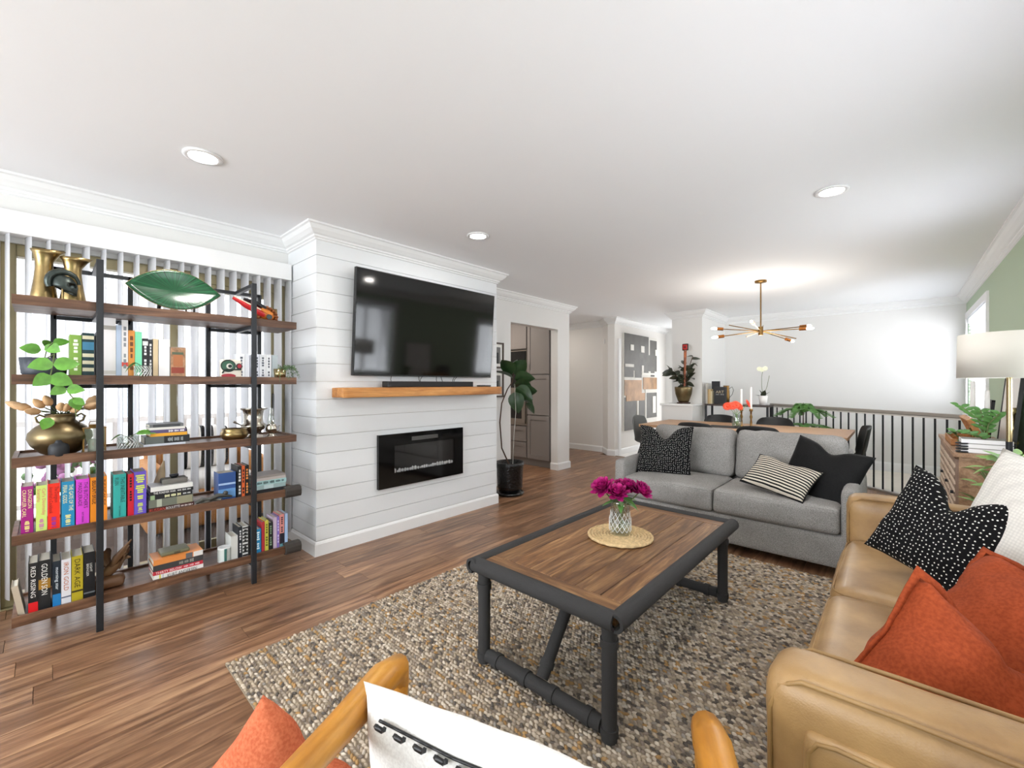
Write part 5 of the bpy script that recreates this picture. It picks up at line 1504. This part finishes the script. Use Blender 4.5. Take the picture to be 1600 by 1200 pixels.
pillow('throw_pillow', .40, .42, .14, 'dots_big', 'black pillow with bold cream dots on the leather sofa', (.125, 2.46, .705), -30, -24, 15, .11, 4, wr=.008)
pillow('throw_pillow', .54, .56, .15, 'knit_white', 'large white waffle-knit pillow on the leather sofa back', (.375, 2.36, .735), -44, -20, 12, .02, 5, wr=.006)
pillow('throw_pillow', .46, .46, .18, 'rust_velvet', 'rust orange pillow lying farther back on the leather sofa seat', (.27, 1.87, .565), -38, -48, 4, .03, 6, wr=.014, pinch=.1, flange='rust_velvet')
pillow('throw_pillow', 40e-2, .40, .25, 'rust_velvet', 'crumpled rust orange pillow nearest the sofa arm', (.10, 1.50, .515), 28, -22, 42, .03, 10, wr=.018, pinch=.1, flange='rust_velvet')
pillow('throw_pillow', .44, .44, .13, 'knit_white', 'small white waffle-knit pillow behind the rust pillow', (.40, 1.50, .60), -70, -30, 0, .02, 7)

# ================================================================== ACCENT CHAIRS AT THE CAMERA
def accent_chair(label, loc, rot):
    c = thing('accent_chair', label, 'chair', (0, 0, 0), 'wood-framed accent chairs')
    for s in (-1, 1):
        a = MB().tube([(s * .35, -.30, .66), (s * .35, -.12, .64), (s * .35, .10, .625), (s * .35, .25, .62), (s * .35, .315, .605), (s * .35, .335, .55)], [.02, .026, .032, .036, .031, .02], 12).build('armrest', 'chair_wood', c)
        MB().tube([(s * .35, .33, .575), (s * .35, .31, .3), (s * .35, .33, 0)], [.022, .02, .014], 10).build('leg', 'chair_wood', c)
        MB().tube([(s * .35, -.26, .65), (s * .35, -.30, .35), (s * .35, -.36, 0)], [.02, .02, .014], 10).build('leg', 'chair_wood', c)
    MB().cushion(-.28, .28, -.28, .30, .30, .43, .05, (0, 0, .02), n=10).build('seat_cushion', 'sofa_grey', c)
    Mx = Matrix.Translation((0, -.29, .40)) @ Matrix.Rotation(R(14), 4, 'X')
    MB().cushion(-.28, .28, -.06, .06, 0, .38, .05, (0, .02, 0), n=10, M=Mx).build('backrest', 'sofa_grey', c)
    MB().tube([(-.35, .29, .29), (.35, .29, .29)], .016, 8).build('rail', 'chair_wood', c)
    MB().tube([(-.35, -.28, .29), (.35, -.28, .29)], .016, 8).build('rail', 'chair_wood', c)
    c.location = loc; c.rotation_euler = (0, 0, R(rot))
    return c
ac = accent_chair('wooden-armed accent chair with the white pillow, bottom of the picture', (-.455, .459, .0), 27)
lw = pillow('throw_pillow', .48, .42, .13, 'cloth_white', 'white pillow with black tasselled stitching on the accent chair', (-.60, .545, .478), 18, 8, 0, .0, 8, group='throw pillows')
for k in range(9):
    q = Vector((-.17 + k * .045, -.045, .175 - .004 * k)); MB().tube([q, q + Vector((.010, -.008, .010)), q + Vector((.020, -.004, .002)), q + Vector((.028, -.008, .012))], .005, 5).build('tassel', 'black', lw)
MB().tube([(-.17, -.035, .178), (0, -.04, .17), (.21, -.03, .16)], .003, 5).build('stitching', 'black', lw)
fs_ = thing('footstool', 'low grey footstool under the coral pillow', 'footstool', (-1.0, .32, 0))
MB().cushion(-1.2, -.86, .12, .50, .06, .205, .04, (0, 0, .012), n=8).build('cushion', 'sofa_grey', fs_)
for x in (-1.15, -.91):
    for y in (.17, .45): MB().cyl((x, y, 0), (x, y, .065), .014, .018).build('leg', 'chair_wood', fs_)
pillow('throw_pillow', .31, .30, .11, 'rust_light', 'coral orange pillow with a pointed corner at the bottom left', (-1.0, .34, .41), 40, 0, 38, .03, 9)
# ================================================================== DINING AREA
dt = thing('dining_table', 'long light-brown wooden dining table behind the grey sofa', 'dining table', (-1.52, 6.03, 0))
n = 6
for i in range(n):
    a = 5.50 + i * .175
    MB().box(-2.65, -.39, a + .0006, a + .1744, .715, .75).build('plank', 'dining_wood', dt, org=(-1.52, a, .75), bevel=.002, seg=1)
MB().box(-2.45, -.59, 5.65, 6.40, .66, .714).build('apron', 'dining_wood', dt)
for x in (-2.3, -.74):
    for y in (5.72, 6.33): MB().box(x - .035, x + .035, y - .035, y + .035, 0, .66).build('leg', 'black_metal', dt)
def shell_chair(label, mat):
    c = thing('dining_chair', label, 'chair', (0, 0, 0), 'shell dining chairs')
    m = MB(); nu, nv = 14, 16
    prof = [(.22, .43), (.20, .452), (.12, .45), (0, .44), (-.12, .445), (-.19, .47), (-.225, .53), (-.245, .62), (-.26, .72), (-.275, .80), (-.285, .845)]
    vs, fs = [], []
    for i, (y, z) in enumerate(prof):
        wv = .23 if i < 6 else .235 - .0 * (i - 6)
        if i == len(prof) - 1: wv = .17
        if i == len(prof) - 2: wv = .222
        for j in range(nu + 1):
            u = 2 * j / nu - 1
            vs.append((u * wv, y + (.06 * u * u if i >= 6 else 0), z + (.035 * abs(u) ** 3 if i < 6 else (-.012 * u * u if i > 8 else 0))))
    for i in range(len(prof) - 1):
        for j in range(nu): fs.append((i * (nu + 1) + j, i * (nu + 1) + j + 1, (i + 1) * (nu + 1) + j + 1, (i + 1) * (nu + 1) + j))
    m.add(vs, fs, True)
    o = m.build('shell', mat, c, recalc=False); s = o.modifiers.new('s', 'SOLIDIFY'); s.thickness = .014
    sb_ = o.modifiers.new('sub', 'SUBSURF'); sb_.levels = 1; sb_.render_levels = 1
    for sx in (-1, 1):
        for (y0, y1) in ((.13, .22), (-.12, -.24)): MB().cyl((sx * .14, y0, .435), (sx * .21, y1, 0), .012, .009, 8).build('leg', 'black_metal', c)
    MB().box(-.15, .15, -.13, .14, .425, .436).build('seat_frame', 'black_metal', c)
    return c
plain('chair_black', '#141517', .55); plain('chair_grey', '#565856', .6)
c0 = shell_chair('black shell chair on the near side of the table, left', 'chair_black')
def chair_at(c, u, v, Y, rot):
    x = xy(u, Y); c.location = (x, Y, 0); c.rotation_euler = (0, 0, R(rot))
# near-side chairs face +y, their backs towards the sofa
chair_at(c0, 1083, 0, 5.20 + .0, 0); c0.location.y = 5.46; c0.location.x = xy(1083, 5.2)
c1 = dup(c0, (xy(1182, 5.2), 5.46, 0), 0, 'black shell chair on the near side of the table, right')
c2 = dup(c0, (xy(1127, 6.82), 6.55, 0), R(180), 'black shell chair on the far side of the table, left of the candles')
c3 = dup(c0, (xy(1212, 6.82), 6.55, 0), R(180), 'black shell chair on the far side of the table, right of the candles')
c4 = dup(c0, (-.50, 6.05, 0), R(100), 'dark green-black shell chair seen side-on at the right table end')
c5 = shell_chair('grey shell chair at the left end of the dining table', 'chair_grey'); c5.location = (-2.60, 5.86, 0); c5.rotation_euler = (0, 0, R(-90))
ZD = .7505
mt2 = MB().box(xy(1110, 5.95), xy(1162, 5.95), 5.72, 6.02, ZD, ZD + .004).build('table_mat', colmat('#2a2a2b', .8), None, org=(-1.6, 5.87, ZD)); tag(mt2, 'dark rectangular placemat on the dining table', 'placemat')
gx, gy = xy(1151, 5.93), 5.93
gv = thing('gerbera_vase', 'clear glass vase with red-orange gerberas on the dining table', 'flowers', (gx, gy, ZD + .004))
MB().lathe([(0, 0), (.045, 0), (.06, .04), (.06, .09), (.042, .16), (.05, .18), (.047, .18), (.038, .155), (.055, .085), (.05, .01), (0, .008)], (gx, gy, ZD + .004), 22).build('vase', 'clear_glass', gv)
def gerbera(c, r, d):
    m = MB(); q = Vector(d).to_track_quat('Z', 'Y').to_matrix().to_4x4()
    for ly in range(2):
        for k in range(14):
            a = 2 * math.pi * (k + .5 * ly) / 14; Mx = Matrix.Translation(c) @ q @ Matrix.Rotation(a, 4, 'Z')
            m.add([(r * .15, -r * .08, 0), (r * .15, r * .08, 0), (r * .6, r * .16, r * .06 + ly * .004), (r, 0, -r * .05 + ly * .006), (r * .6, -r * .16, r * .06 + ly * .004)], [(0, 4, 3, 2, 1)], False, Mx)
    m.lathe([(r * .3, 0), (r * .25, r * .12), (0, r * .14)], (0, 0, 0), 10, M=Matrix.Translation(c) @ q)
    return m
for (a, h, d) in ((-.115, .265, -.6), (-.06, .27, -.2), (-.005, .285, 0), (.03, .265, .2), (.145, .30, .9)):
    c = Vector((gx + rx_ * a, gy + ry_ * a, ZD + h))
    b_ = gerbera(c, .062, (rx_ * d + SYW * .9, ry_ * d - CYW * .9, .55)).build('bloom', 'gerbera', gv, recalc=False)
    MB().tube([(gx - rx_ * a * .3, gy - ry_ * a * .3, ZD + .02), (gx, gy, ZD + .15), tuple(c)], .003, 5).build('stem', 'leaf_light', b_)
for u, v1, lab in ((1158.5, 608, 'white taper candle on brass holder, nearer the gerberas'), (1173.5, 605, 'white taper candle on brass holder, right of the gerberas')):
    x, y = xy(u, 6.05), 6.05
    c = thing('candlestick', lab, 'candle', (x, y, ZD), 'taper candles on the dining table')
    MB().lathe([(0, 0), (.045, 0), (.045, .008), (.012, .02), (.014, .06), (.010, .1), (.018, .13), (.010, .16), (.012, .2), (.022, .205), (.018, .235), (0, .235)], (x, y, ZD), 16).build('holder', 'bronze', c)
    MB().cyl((x, y, ZD + .2), (x, y, zv(v1, x, y)), .014, .011, 10).build('taper', 'candle_white', c)

# chandelier
hx, hy, hz = -1.19, 5.6, 1.915
ch = thing('chandelier', 'bronze sputnik chandelier with bare bulbs over the dining table', 'chandelier', (hx, hy, ZC))
MB().lathe([(0, 0), (.062, 0), (.062, -.022), (0, -.024)], (hx, hy, ZC), 24).build('canopy', 'bronze', ch)
MB().cyl((hx, hy, ZC - .02), (hx, hy, hz), .008).build('rod', 'bronze', ch)
MB().cyl((hx, hy, hz - .05), (hx, hy, hz + .05), .026, n=12).build('hub', 'bronze', ch)
for (la, up, fr_s, bulb) in ((-.35, .045, 1, 1), (-.245, .045, -1, 1), (-.39, -.05, 1, 1), (.46, .05, 1, 1), (.27, -.01, -1, 1), (.375, -.08, 1, 1), (-.25, .10, 1, 0), (.19, .10, 1, 0), (-.28, -.09, -1, 0), (.27, -.11, -1, 0)):
    tot = .40 if bulb else .36
    dp = math.sqrt(max(.0, tot * tot - la * la)) * fr_s * .9
    e_ = Vector((rx_ * la - SYW * dp, ry_ * la + CYW * dp, up)); L = e_.length; d = e_.normalized()
    p = Vector((hx, hy, hz))
    a_ = MB().cyl(p, p + d * L, .0055, n=6).build('arm', 'bronze', ch)
    if not bulb: continue
    MB().cyl(p + d * (L - .002), p + d * (L + .065), .0185, n=12).build('socket', 'copper', a_)
    MB().tube([p + d * (L + .06), p + d * (L + .075), p + d * (L + .10), p + d * (L + .125), p + d * (L + .135)], [.009, .012, .016, .010, .002], 10).build('bulb', 'bulb', a_)
l = light('chandelier_light', 'POINT', (hx, hy, hz - .15), (0, 0, 0), 22, (1, .95, .88), shadow_soft_size=.3)
l.parent = ch; l.location = (0, 0, hz - .12 - ZC)

# console, books, orchid
CZ = .985
cs = thing('console_table', 'slim black metal console table beside the white pier', 'console table', (-1.86, 7.27, 0))
MB().box(-2.30, -1.41, 7.10, 7.44, CZ - .028, CZ).build('top', colmat('#3b2f2a', .4), cs)
for x in (-2.285, -1.425):
    for y in (7.115, 7.425): MB().box(x - .014, x + .014, y - .014, y + .014, 0, CZ - .028).build('leg', 'black_metal', cs)
MB().box(-2.29, -1.42, 7.105, 7.435, .22, .24).build('lower_shelf', colmat('#3b2f2a', .4), cs)
def cbook(x0, x1, y0, y1, h, col, label):
    o = MB().box(x0, x1, y0, y1, CZ, CZ + h).build('book', colmat(col), None, org=((x0 + x1) / 2, y0, CZ))
    MB().box(x0 + .003, x1 - .003, y1, y1 + .001, CZ + .003, CZ + h - .003).build('pages', 'page', o)
    return tag(o, label, 'book', 'books on the console table')
xa = xy(1107, 7.2)
cbook(xa - .03, xa - .005, 7.17, 7.36, .33, '#b9b6ae', 'tall grey book leaning at the left end of the console')
cbook(xa, xa + .022, 7.16, 7.34, .23, '#b89a6a', 'tan book beside the grey one on the console')
cbook(xa + .024, xa + .046, 7.16, 7.34, .235, '#cdb88a', 'cream book in the middle of the console books')
cbook(xa + .048, xa + .07, 7.16, 7.34, .20, '#d2c5a4', 'pale cream book nearest the black boxes')
xb0, xb1 = xy(1112.5, 7.3), xy(1124.5, 7.3)
o = MB().box(xb0, xb1, 7.28, 7.33, CZ, CZ + .36).build('box', 'matte_black', None, org=(xb0, 7.3, CZ), bevel=.003); tag(o, 'taller plain black box at the back of the console', 'box')
MB().box(xb0 + .004, xb1 - .004, 7.279, 7.2802, CZ + .20, CZ + .206).build('lid_seam', colmat('#4a4c50'), o)
xc0, xc1 = xy(1115.5, 7.14), xy(1134, 7.14)
ab = MB().box(xc0, xc1, 7.14, 7.20, CZ, CZ + .27).build('box', 'black', None, org=(xc0, 7.14, CZ), bevel=.003); tag(ab, 'black box with pale lettering on the console table', 'box')
text('ART', colmat('#b7a88c'), ab, ((xc0 + xc1) / 2, 7.14, CZ + .19), (1, 0, 0), (0, 0, 1), .12, .04)
text('~9', colmat('#8f8f8d'), ab, ((xc0 + xc1) / 2, 7.14, CZ + .15), (1, 0, 0), (0, 0, 1), .12, .022)
xj = xy(1134, 7.25)
jg = thing('wire_pitcher', 'dark jug with a thin looped handle on the console', 'jug', (xj, 7.28, CZ))
MB().lathe([(0, 0), (.045, 0), (.05, .1), (.04, .26), (.045, .29), (.04, .29), (.035, .25), (0, .2)], (xj, 7.28, CZ), 18).build('body', 'bronze', jg)
MB().tube([(xj + .04, 7.28, CZ + .24), (xj + .085, 7.28, CZ + .27), (xj + .105, 7.28, CZ + .22), (xj + .085, 7.28, CZ + .15), (xj + .047, 7.28, CZ + .1)], .004, 6).build('handle', 'black_metal', jg)
oxp, oyp = xy(1192.5, 7.25), 7.25
orc = thing('orchid', 'white orchid in a white pot on the console table', 'plant', (oxp, oyp, CZ))
MB().lathe([(0, 0), (.045, 0), (.062, .14), (.057, .14), (.05, .11), (0, .11)], (oxp, oyp, CZ), 22).build('pot', 'ceramic_white', orc)
for (az, el) in ((-140, 30), (20, 55), (100, 60), (-60, 70), (170, 75)): leaf(LEAF['rubber'], 'leaf_mid', orc, (oxp, oyp, CZ + .11), az, el, 0, 1.0)
MB().tube([(oxp, oyp, CZ + .12), (oxp - .02, oyp, CZ + .28), (oxp - .02, oyp, CZ + .42), (oxp + .0, oyp - .02, CZ + .52)], .003, 5).build('stem', 'stem', orc)
MB().tube([(oxp, oyp, CZ + .12), (oxp + .05, oyp, CZ + .28), (oxp + .08, oyp, CZ + .44)], .003, 5).build('stem', 'stem', orc)
for dx_, dz_ in ((-.01, .53), (.03, .545), (-.045, .54)):
    gerbera(Vector((oxp + dx_, oyp - .03, CZ + dz_)), .04, (.2, -1, .3)).build('blossom', colmat('#eef0d8', .6), orc, recalc=False)

# rubber plant on the ledge
qx, qy, qz = xy(1068, 6.93), 6.93, .985
rpn = thing('rubber_plant', 'dark-leaved rubber plant in a bronze mercury pot on the ledge', 'plant', (qx, qy, qz))
MB().lathe([(0, 0), (.10, 0), (.105, .02), (0, .02)], (qx, qy, qz), 24).build('saucer', colmat('#3a231a', .5), rpn)
MB().lathe([(0, .021), (.07, .021), (.085, .04), (.125, .16), (.135, .24), (.135, .27), (.128, .27), (.12, .22), (0, .22)], (qx, qy, qz), 28).build('pot', 'brass_dark', rpn)
rq = random.Random(8)
tips = [(-.24, .56, 12), (.02, .62, 12), (.15, .76, 9), (.13, .45, 9), (-.12, .45, 10)]
for (a, h, nl) in tips:
    p0 = Vector((qx + rq.uniform(-.03, .03), qy, qz + .22)); p2 = Vector((qx + rx_ * a, qy + ry_ * a, qz + h)); p1 = (p0 + p2) / 2 + Vector((-rx_ * a * .15, -ry_ * a * .15, .03))
    MB().tube([p0, p1, p2], .006, 6).build('stem', 'bark', rpn)
    for k in range(nl):
        t = .2 + .8 * k / (nl - 1); q = p0.lerp(p1, t * 2) if t < .5 else p1.lerp(p2, t * 2 - 1)
        leaf(LEAF['rubber'], None, rpn, q, rq.uniform(0, 360), rq.uniform(-25, 60), rq.uniform(-80, 80), rq.uniform(.9, 1.3))
sk = thing('carved_stake', 'carved wooden stake with a red square head in the rubber plant pot', 'carving', (qx + .02, qy - .02, qz + .2))
MB().tube([(qx + .02, qy - .02, qz + .2), (qx + .03, qy - .02, qz + .55), (qx + .036, qy - .02, qz + .86)], [.014, .018, .024], 8).build('shaft', colmat('#8a4a2a', .5), sk)
Mx = Matrix.Translation((qx + .036, qy - .02, qz + .90))
hd = MB().cushion(-.048, .048, -.014, .014, -.05, .06, .013, n=6, M=Mx).build('head', colmat('#2a1714', .5), sk)
MB().cushion(-.034, .034, -.018, -.012, -.034, .044, .003, n=4, M=Mx).build('painted_face', colmat('#c0221f', .5), hd)
MB().box(-.016, .016, -.021, -.018, -.012, .02, M=Mx).build('painted_mark', colmat('#5e1512', .5), hd)
MB().box(-.014, .014, -.021, -.012, -.16, -.08, M=Mx).build('painted_band', colmat('#c26a3a', .5), hd)

# stair railing, diagonal
ra, rb2 = Vector((.50, 6.335)), Vector((-1.55, 8.0))
d = (rb2 - ra); Lr = d.length; d.normalize()
sr = thing('stair_railing', 'grey-topped stair railing with thin black balusters crossing the room', 'railing', (ra.x, ra.y, 0))
ang = math.atan2(d.y, d.x)
Mx = Matrix.Translation((ra.x, ra.y, 0)) @ Matrix.Rotation(ang, 4, 'Z')
MB().box(0, Lr, -.03, .03, .945, .985, M=Mx).build('handrail', colmat('#8e8780', .4), sr, bevel=.008, seg=3)
MB().box(0, Lr, -.015, .015, .925, .946, M=Mx).build('rail_strip', colmat('#cfcac4'), sr)
k = 0; s = .05
while s < Lr - .02:
    MB().box(s - .0068, s + .0068, -.0068, .0068, .006, .93, M=Mx).build('baluster', 'black_metal', sr); s += .112
MB().box(Lr - .03, Lr + .01, -.02, .02, .006, .95, M=Mx).build('post', 'black_metal', sr)
MB().box(-.02, Lr, -.04, .04, .001, .02, M=Mx).build('shoe_rail', colmat('#cfcac4'), sr)

# norfolk pine
nx, ny = -.98, 7.05
npn = thing('norfolk_pine', 'potted norfolk pine with layered fronds in front of the railing', 'plant', (nx, ny, 0))
MB().lathe([(0, 0), (.13, 0), (.17, .3), (.16, .3), (.15, .26), (0, .26)], (nx, ny, 0), 22).build('pot', 'ceramic_white', npn)
MB().tube([(nx, ny, .26), (nx, ny, .6), (nx, ny, 1.04)], [.012, .009, .004], 6).build('trunk', 'bark', npn)
rn = random.Random(13)
for tier, (z, L) in enumerate(((.55, .42), (.72, .40), (.94, .33), (1.02, .12))):
    for k in range(7):
        a = 2 * math.pi * (k / 7 + tier * .07); m = MB()
        pts = [Vector((nx + math.cos(a) * L * t, ny + math.sin(a) * L * t, z + .10 * L * math.sin(math.pi * t * .9) - .10 * t * t)) for t in (0, .25, .5, .75, 1)]
        m.tube(pts, .003, 5)
        for i in range(18):
            t = .15 + .85 * i / 17; f = t * 4; j = min(3, int(f)); q = pts[j].lerp(pts[j + 1], f - j)
            for s in (-1, 1):
                w = .075 * (1 - .5 * t); e = q + Vector((-math.sin(a) * s * w + math.cos(a) * .03, math.cos(a) * s * w + math.sin(a) * .03, .008))
                m.tube([q, e], [.0075, .003], 4)
        m.build('frond', 'leaf_mid', npn)

# ================================================================== CABINET CORNER
cbx = thing('carved_cabinet', 'light wooden cabinet with lattice-carved front by the green wall', 'cabinet', (.48, 5.2, 0))
KX, KY0, KY1, KZ = .30, 4.45, 6.04, .80
m = MB(); m.box(KX + .02, XR - .02, KY0 + .02, KY1 - .02, .12, KZ - .03); m.build('body', 'cabinet_wood', cbx)
MB().box(KX - .01, XR - .012, KY0, KY1, KZ - .03, KZ).build('top', 'cabinet_wood', cbx, bevel=.003)
for x in (KX + .05, XR - .06):
    for y in (KY0 + .06, KY1 - .06): MB().box(x - .02, x + .02, y - .02, y + .02, 0, .12).build('leg', 'black_metal', cbx)
nd_ = 3; dw = (KY1 - KY0 - .06) / nd_
for i in range(nd_):
    a = KY0 + .03 + i * dw
    d_ = MB().box(KX + .004, KX + .02, a + .004, a + dw - .004, .14, KZ - .05).build('door', colmat('#8d7463', .6), cbx)
    for r in range(9):
        m = MB()
        for c in range(7):
            yy = a + .03 + (dw - .06) * (c + .5 * (r % 2)) / 7; zz = .17 + (KZ - .25) * r / 9
            m.add([(KX - .003, yy, zz + .008), (KX - .003, yy + .024, zz + .03), (KX - .003, yy, zz + .052), (KX - .003, yy - .024, zz + .03), (KX + .004, yy, zz + .008), (KX + .004, yy + .024, zz + .03), (KX + .004, yy, zz + .052), (KX + .004, yy - .024, zz + .03)], [(0, 1, 2, 3), (0, 4, 5, 1), (1, 5, 6, 2), (2, 6, 7, 3), (3, 7, 4, 0)])
        o = m.build('lattice_row', colmat('#c9b6a2', .6), d_); o['kind'] = 'stuff'
    MB().cyl((KX - .02, a + .06, .5), (KX + .004, a + .06, .5), .012).build('knob', 'black_metal', d_)
# open keepsake box
wx, wy = .40, 5.25
wb = thing('keepsake_box', 'open honey-wood box with its lid raised on the carved cabinet', 'box', (wx, wy, KZ))
m = MB()
for (a, b, c, e) in ((-.09, .09, -.30, -.288), (-.09, .09, .288, .30), (-.09, -.078, -.288, .288), (.078, .09, -.288, .288)): m.box(wx + a, wx + b, wy + c, wy + e, KZ, KZ + .055)
m.box(wx - .09, wx + .09, wy - .3, wy + .3, KZ, KZ + .006); m.build('tray', 'mantel_wood', wb)
Mx = Matrix.Translation((wx + .09, wy, KZ + .057)) @ Matrix.Rotation(R(-68), 4, 'Y')
Mx = Matrix.Translation((wx + .092, wy, KZ + .057)) @ Matrix.Rotation(R(68), 4, 'Y')
m = MB(); m.box(-.18, 0, -.3, .3, 0, .008, M=Mx)
for (a, b, c, e) in ((-.18, 0, -.30, -.286), (-.18, 0, .286, .30), (-.18, -.166, -.286, .286), (-.014, 0, -.286, .286)): m.box(a, b, c, e, -.03, 0, M=Mx)
m.build('lid', 'mantel_wood', wb)
# garland sprig
gr = thing('leaf_garland', 'long green leafy sprig lying across the keepsake box', 'plant', (.34, 5.0, KZ))
pts = [Vector((.33, 5.35, KZ + .075)), Vector((.34, 5.1, KZ + .09)), Vector((.36, 4.85, KZ + .06)), Vector((.40, 4.68, KZ + .03))]
MB().tube(pts, .003, 5).build('stem', 'stem', gr)
for i in range(34):
    f = 3 * i / 34; j = int(f); q = pts[j].lerp(pts[j + 1], f - j)
    leaf(LEAF['small'], 'leaf_mid', gr, q, -80 + (35 if i % 2 else -35) + rn.uniform(-15, 15), rn.uniform(-10, 40), 0, 1.3)
# zz plant in white slatted planter
zx, zy = .46, 4.60
zp_ = thing('zz_plant', 'feathery green plant in a white slatted planter on the cabinet', 'plant', (zx, zy, KZ))
MB().box(zx - .12, zx + .12, zy - .09, zy + .09, KZ + .001, KZ + .10).build('planter', colmat('#8f8d86', .7), zp_)
for k in range(3):
    for (a, b, c, e) in ((-.125, .125, -.096, -.09), (-.125, -.12, -.09, .09)): MB().box(zx + a, zx + b, zy + c, zy + e, KZ + .004 + .034 * k, KZ + .032 + .034 * k).build('slat', 'ceramic_white', zp_)
for (ax, ay, hh, nl) in ((-.13, .0, .25, 14), (-.02, .02, .22, 12), (.07, -.02, .20, 12), (-.15, -.08, .06, 8)):
    p0 = Vector((zx, zy, KZ + .09)); p2 = p0 + Vector((ax, ay, hh)); p1 = p0.lerp(p2, .5) + Vector((-ax * .25, 0, hh * .12))
    fr_ = MB().tube([p0, p1, p2], .005, 6).build('frond', 'stem', zp_)
    for k in range(nl):
        t = .25 + .75 * k / (nl - 1); q = p0.lerp(p1, t * 2) if t < .5 else p1.lerp(p2, t * 2 - 1)
        leaf(LEAF['zz'], None, fr_, q, (200 if k % 2 else 20) + rn.uniform(-15, 15), 25, -62 if k % 2 else 62, .85)
bloom(Vector((zx - .09, zy + .10, KZ + .13)), .035, (0, -.3, 1), colmat('#6e1f4a', .6), zp_, 16, 'maroon_flower')
# candles, frames, candlestick, mug stand
for (x, y, z1, lab) in ((.44, 5.05, 1.32, 'tall white candle nearest the far window on the cabinet'), (.50, 4.88, 1.25, 'shorter white candle beside the lamp pole on the cabinet')):
    c = thing('candlestick', lab, 'candle', (x, y, KZ), 'white candles on the carved cabinet')
    MB().lathe([(0, 0), (.04, 0), (.04, .008), (.012, .02), (.016, .05), (.010, .07), (.016, .10), (.010, .12), (.024, .14), (.02, .16), (0, .16)], (x, y, KZ), 16).build('holder', 'bronze', c)
    MB().cyl((x, y, KZ + .15), (x, y, z1), .017, .014, 10).build('taper', 'candle_white', c)
for (y, w, h, c, lab, x) in ((5.55, .30, .36, '#4a4644', 'small charcoal panel leaning on the green wall behind the candles', .56), (4.95, .62, .80, '#1c1c1d', 'large leaning picture with thin black frame behind the lamp', .60)):
    f = thing('leaning_frame', lab, 'picture', (x, y, KZ))
    Mx = Matrix.Translation((x, y, KZ + .004)) @ Matrix.Rotation(R(5), 4, 'Y')
    m = MB(); k = .014
    for (a, b, z0, z1) in ((-w / 2, -w / 2 + k, 0, h), (w / 2 - k, w / 2, 0, h), (-w / 2, w / 2, 0, k), (-w / 2, w / 2, h - k, h)): m.box(-.012, .01, a, b, z0, z1, M=Mx)
    m.build('frame', colmat('#1c1c1d', .4), f)
    MB().box(-.006, .006, -w / 2 + k, w / 2 - k, k, h - k, M=Mx).build('panel', colmat(c if c != '#1c1c1d' else '#e4e2de', .6), f)
gcx, gcy = .53, 4.55
gc = MB().lathe([(0, 0), (.06, 0), (.062, .012), (.025, .03), (.02, .06), (.034, .08), (.02, .1), (.018, .16), (.03, .18), (.018, .2), (.018, .28), (.034, .3), (.03, .33), (0, .33)], (gcx + .07, gcy + .12, KZ), 18).build('brass_candlestick', 'gold', None, org=(gcx + .07, gcy + .12, KZ)); tag(gc, 'heavy turned brass candlestick at the right edge', 'candle holder')
sp_ = thing('coil_stand', 'small dark coiled wire holder on the near cabinet corner', 'holder', (.34, 4.52, KZ))
for k in range(4): MB().tube([(.34 + .03 * math.cos(2 * math.pi * j / 18), 4.52 + .03 * math.sin(2 * math.pi * j / 18), KZ + .008 + .02 * k) for j in range(18)], .006, 6, closed=True).build('coil', 'black_metal', sp_)
# floor lamp
lx, ly = xy(1577, 3.66), 3.66
fl2 = thing('floor_lamp', 'floor lamp with white drum shade on a brass and black pole', 'lamp', (lx, ly, 0))
MB().lathe([(0, 0), (.13, 0), (.13, .018), (0, .022)], (lx, ly, 0), 28).build('base', 'black_metal', fl2)
zj = zv(690, lx, ly)
MB().cyl((lx, ly, .02), (lx, ly, zj), .014).build('lower_pole', 'black_metal', fl2)
MB().cyl((lx, ly, zj), (lx, ly, 1.46), .012).build('pole', 'gold', fl2)
sh2 = MB().lathe([(.208, 1.335), (.204, 1.585)], (lx, ly, 0), 40, caps=False).build('shade', 'linen_shade', fl2); s = sh2.modifiers.new('s', 'SOLIDIFY'); s.thickness = .004
m = MB()
for k in range(3):
    a = 2 * math.pi * k / 3; m.tube([(lx, ly, 1.45), (lx + .204 * math.cos(a), ly + .204 * math.sin(a), 1.45)], .003, 5)
m.build('shade_spider', 'gold', fl2)
MB().tube([(lx, ly, 1.46), (lx, ly, 1.48), (lx, ly, 1.52), (lx, ly, 1.55)], [.012, .03, .03, .006], 12).build('bulb', 'ceramic_white', fl2)
# leafy plant behind the sofa end
bx2, by2 = .46, 3.38
bp = thing('leafy_plant', 'bushy pale green plant between the leather sofa and the lamp', 'plant', (bx2, by2, 0))
MB().lathe([(0, 0), (.12, 0), (.15, .62), (.14, .62), (.13, .57), (0, .57)], (bx2, by2, 0), 24).build('pot', 'ceramic_white', bp)
for i in range(90):
    a = rn.uniform(0, 360); r = rn.uniform(.02, .19); h = rn.uniform(.72, .97) - r * .45
    leaf(LEAF['bush'], None, bp, (bx2 + r * .8 * math.cos(R(a)), by2 + r * .8 * math.sin(R(a)), h), a + rn.uniform(-40, 40), rn.uniform(-20, 50), rn.uniform(-30, 30), rn.uniform(.9, 1.35))
m = MB()
for i in range(10):
    a = rn.uniform(0, 6.28); m.tube([(bx2, by2, .45), (bx2 + .08 * math.cos(a), by2 + .08 * math.sin(a), .7), (bx2 + .14 * math.cos(a), by2 + .14 * math.sin(a), .82)], .003, 4)
m.build('stems', 'stem', bp)
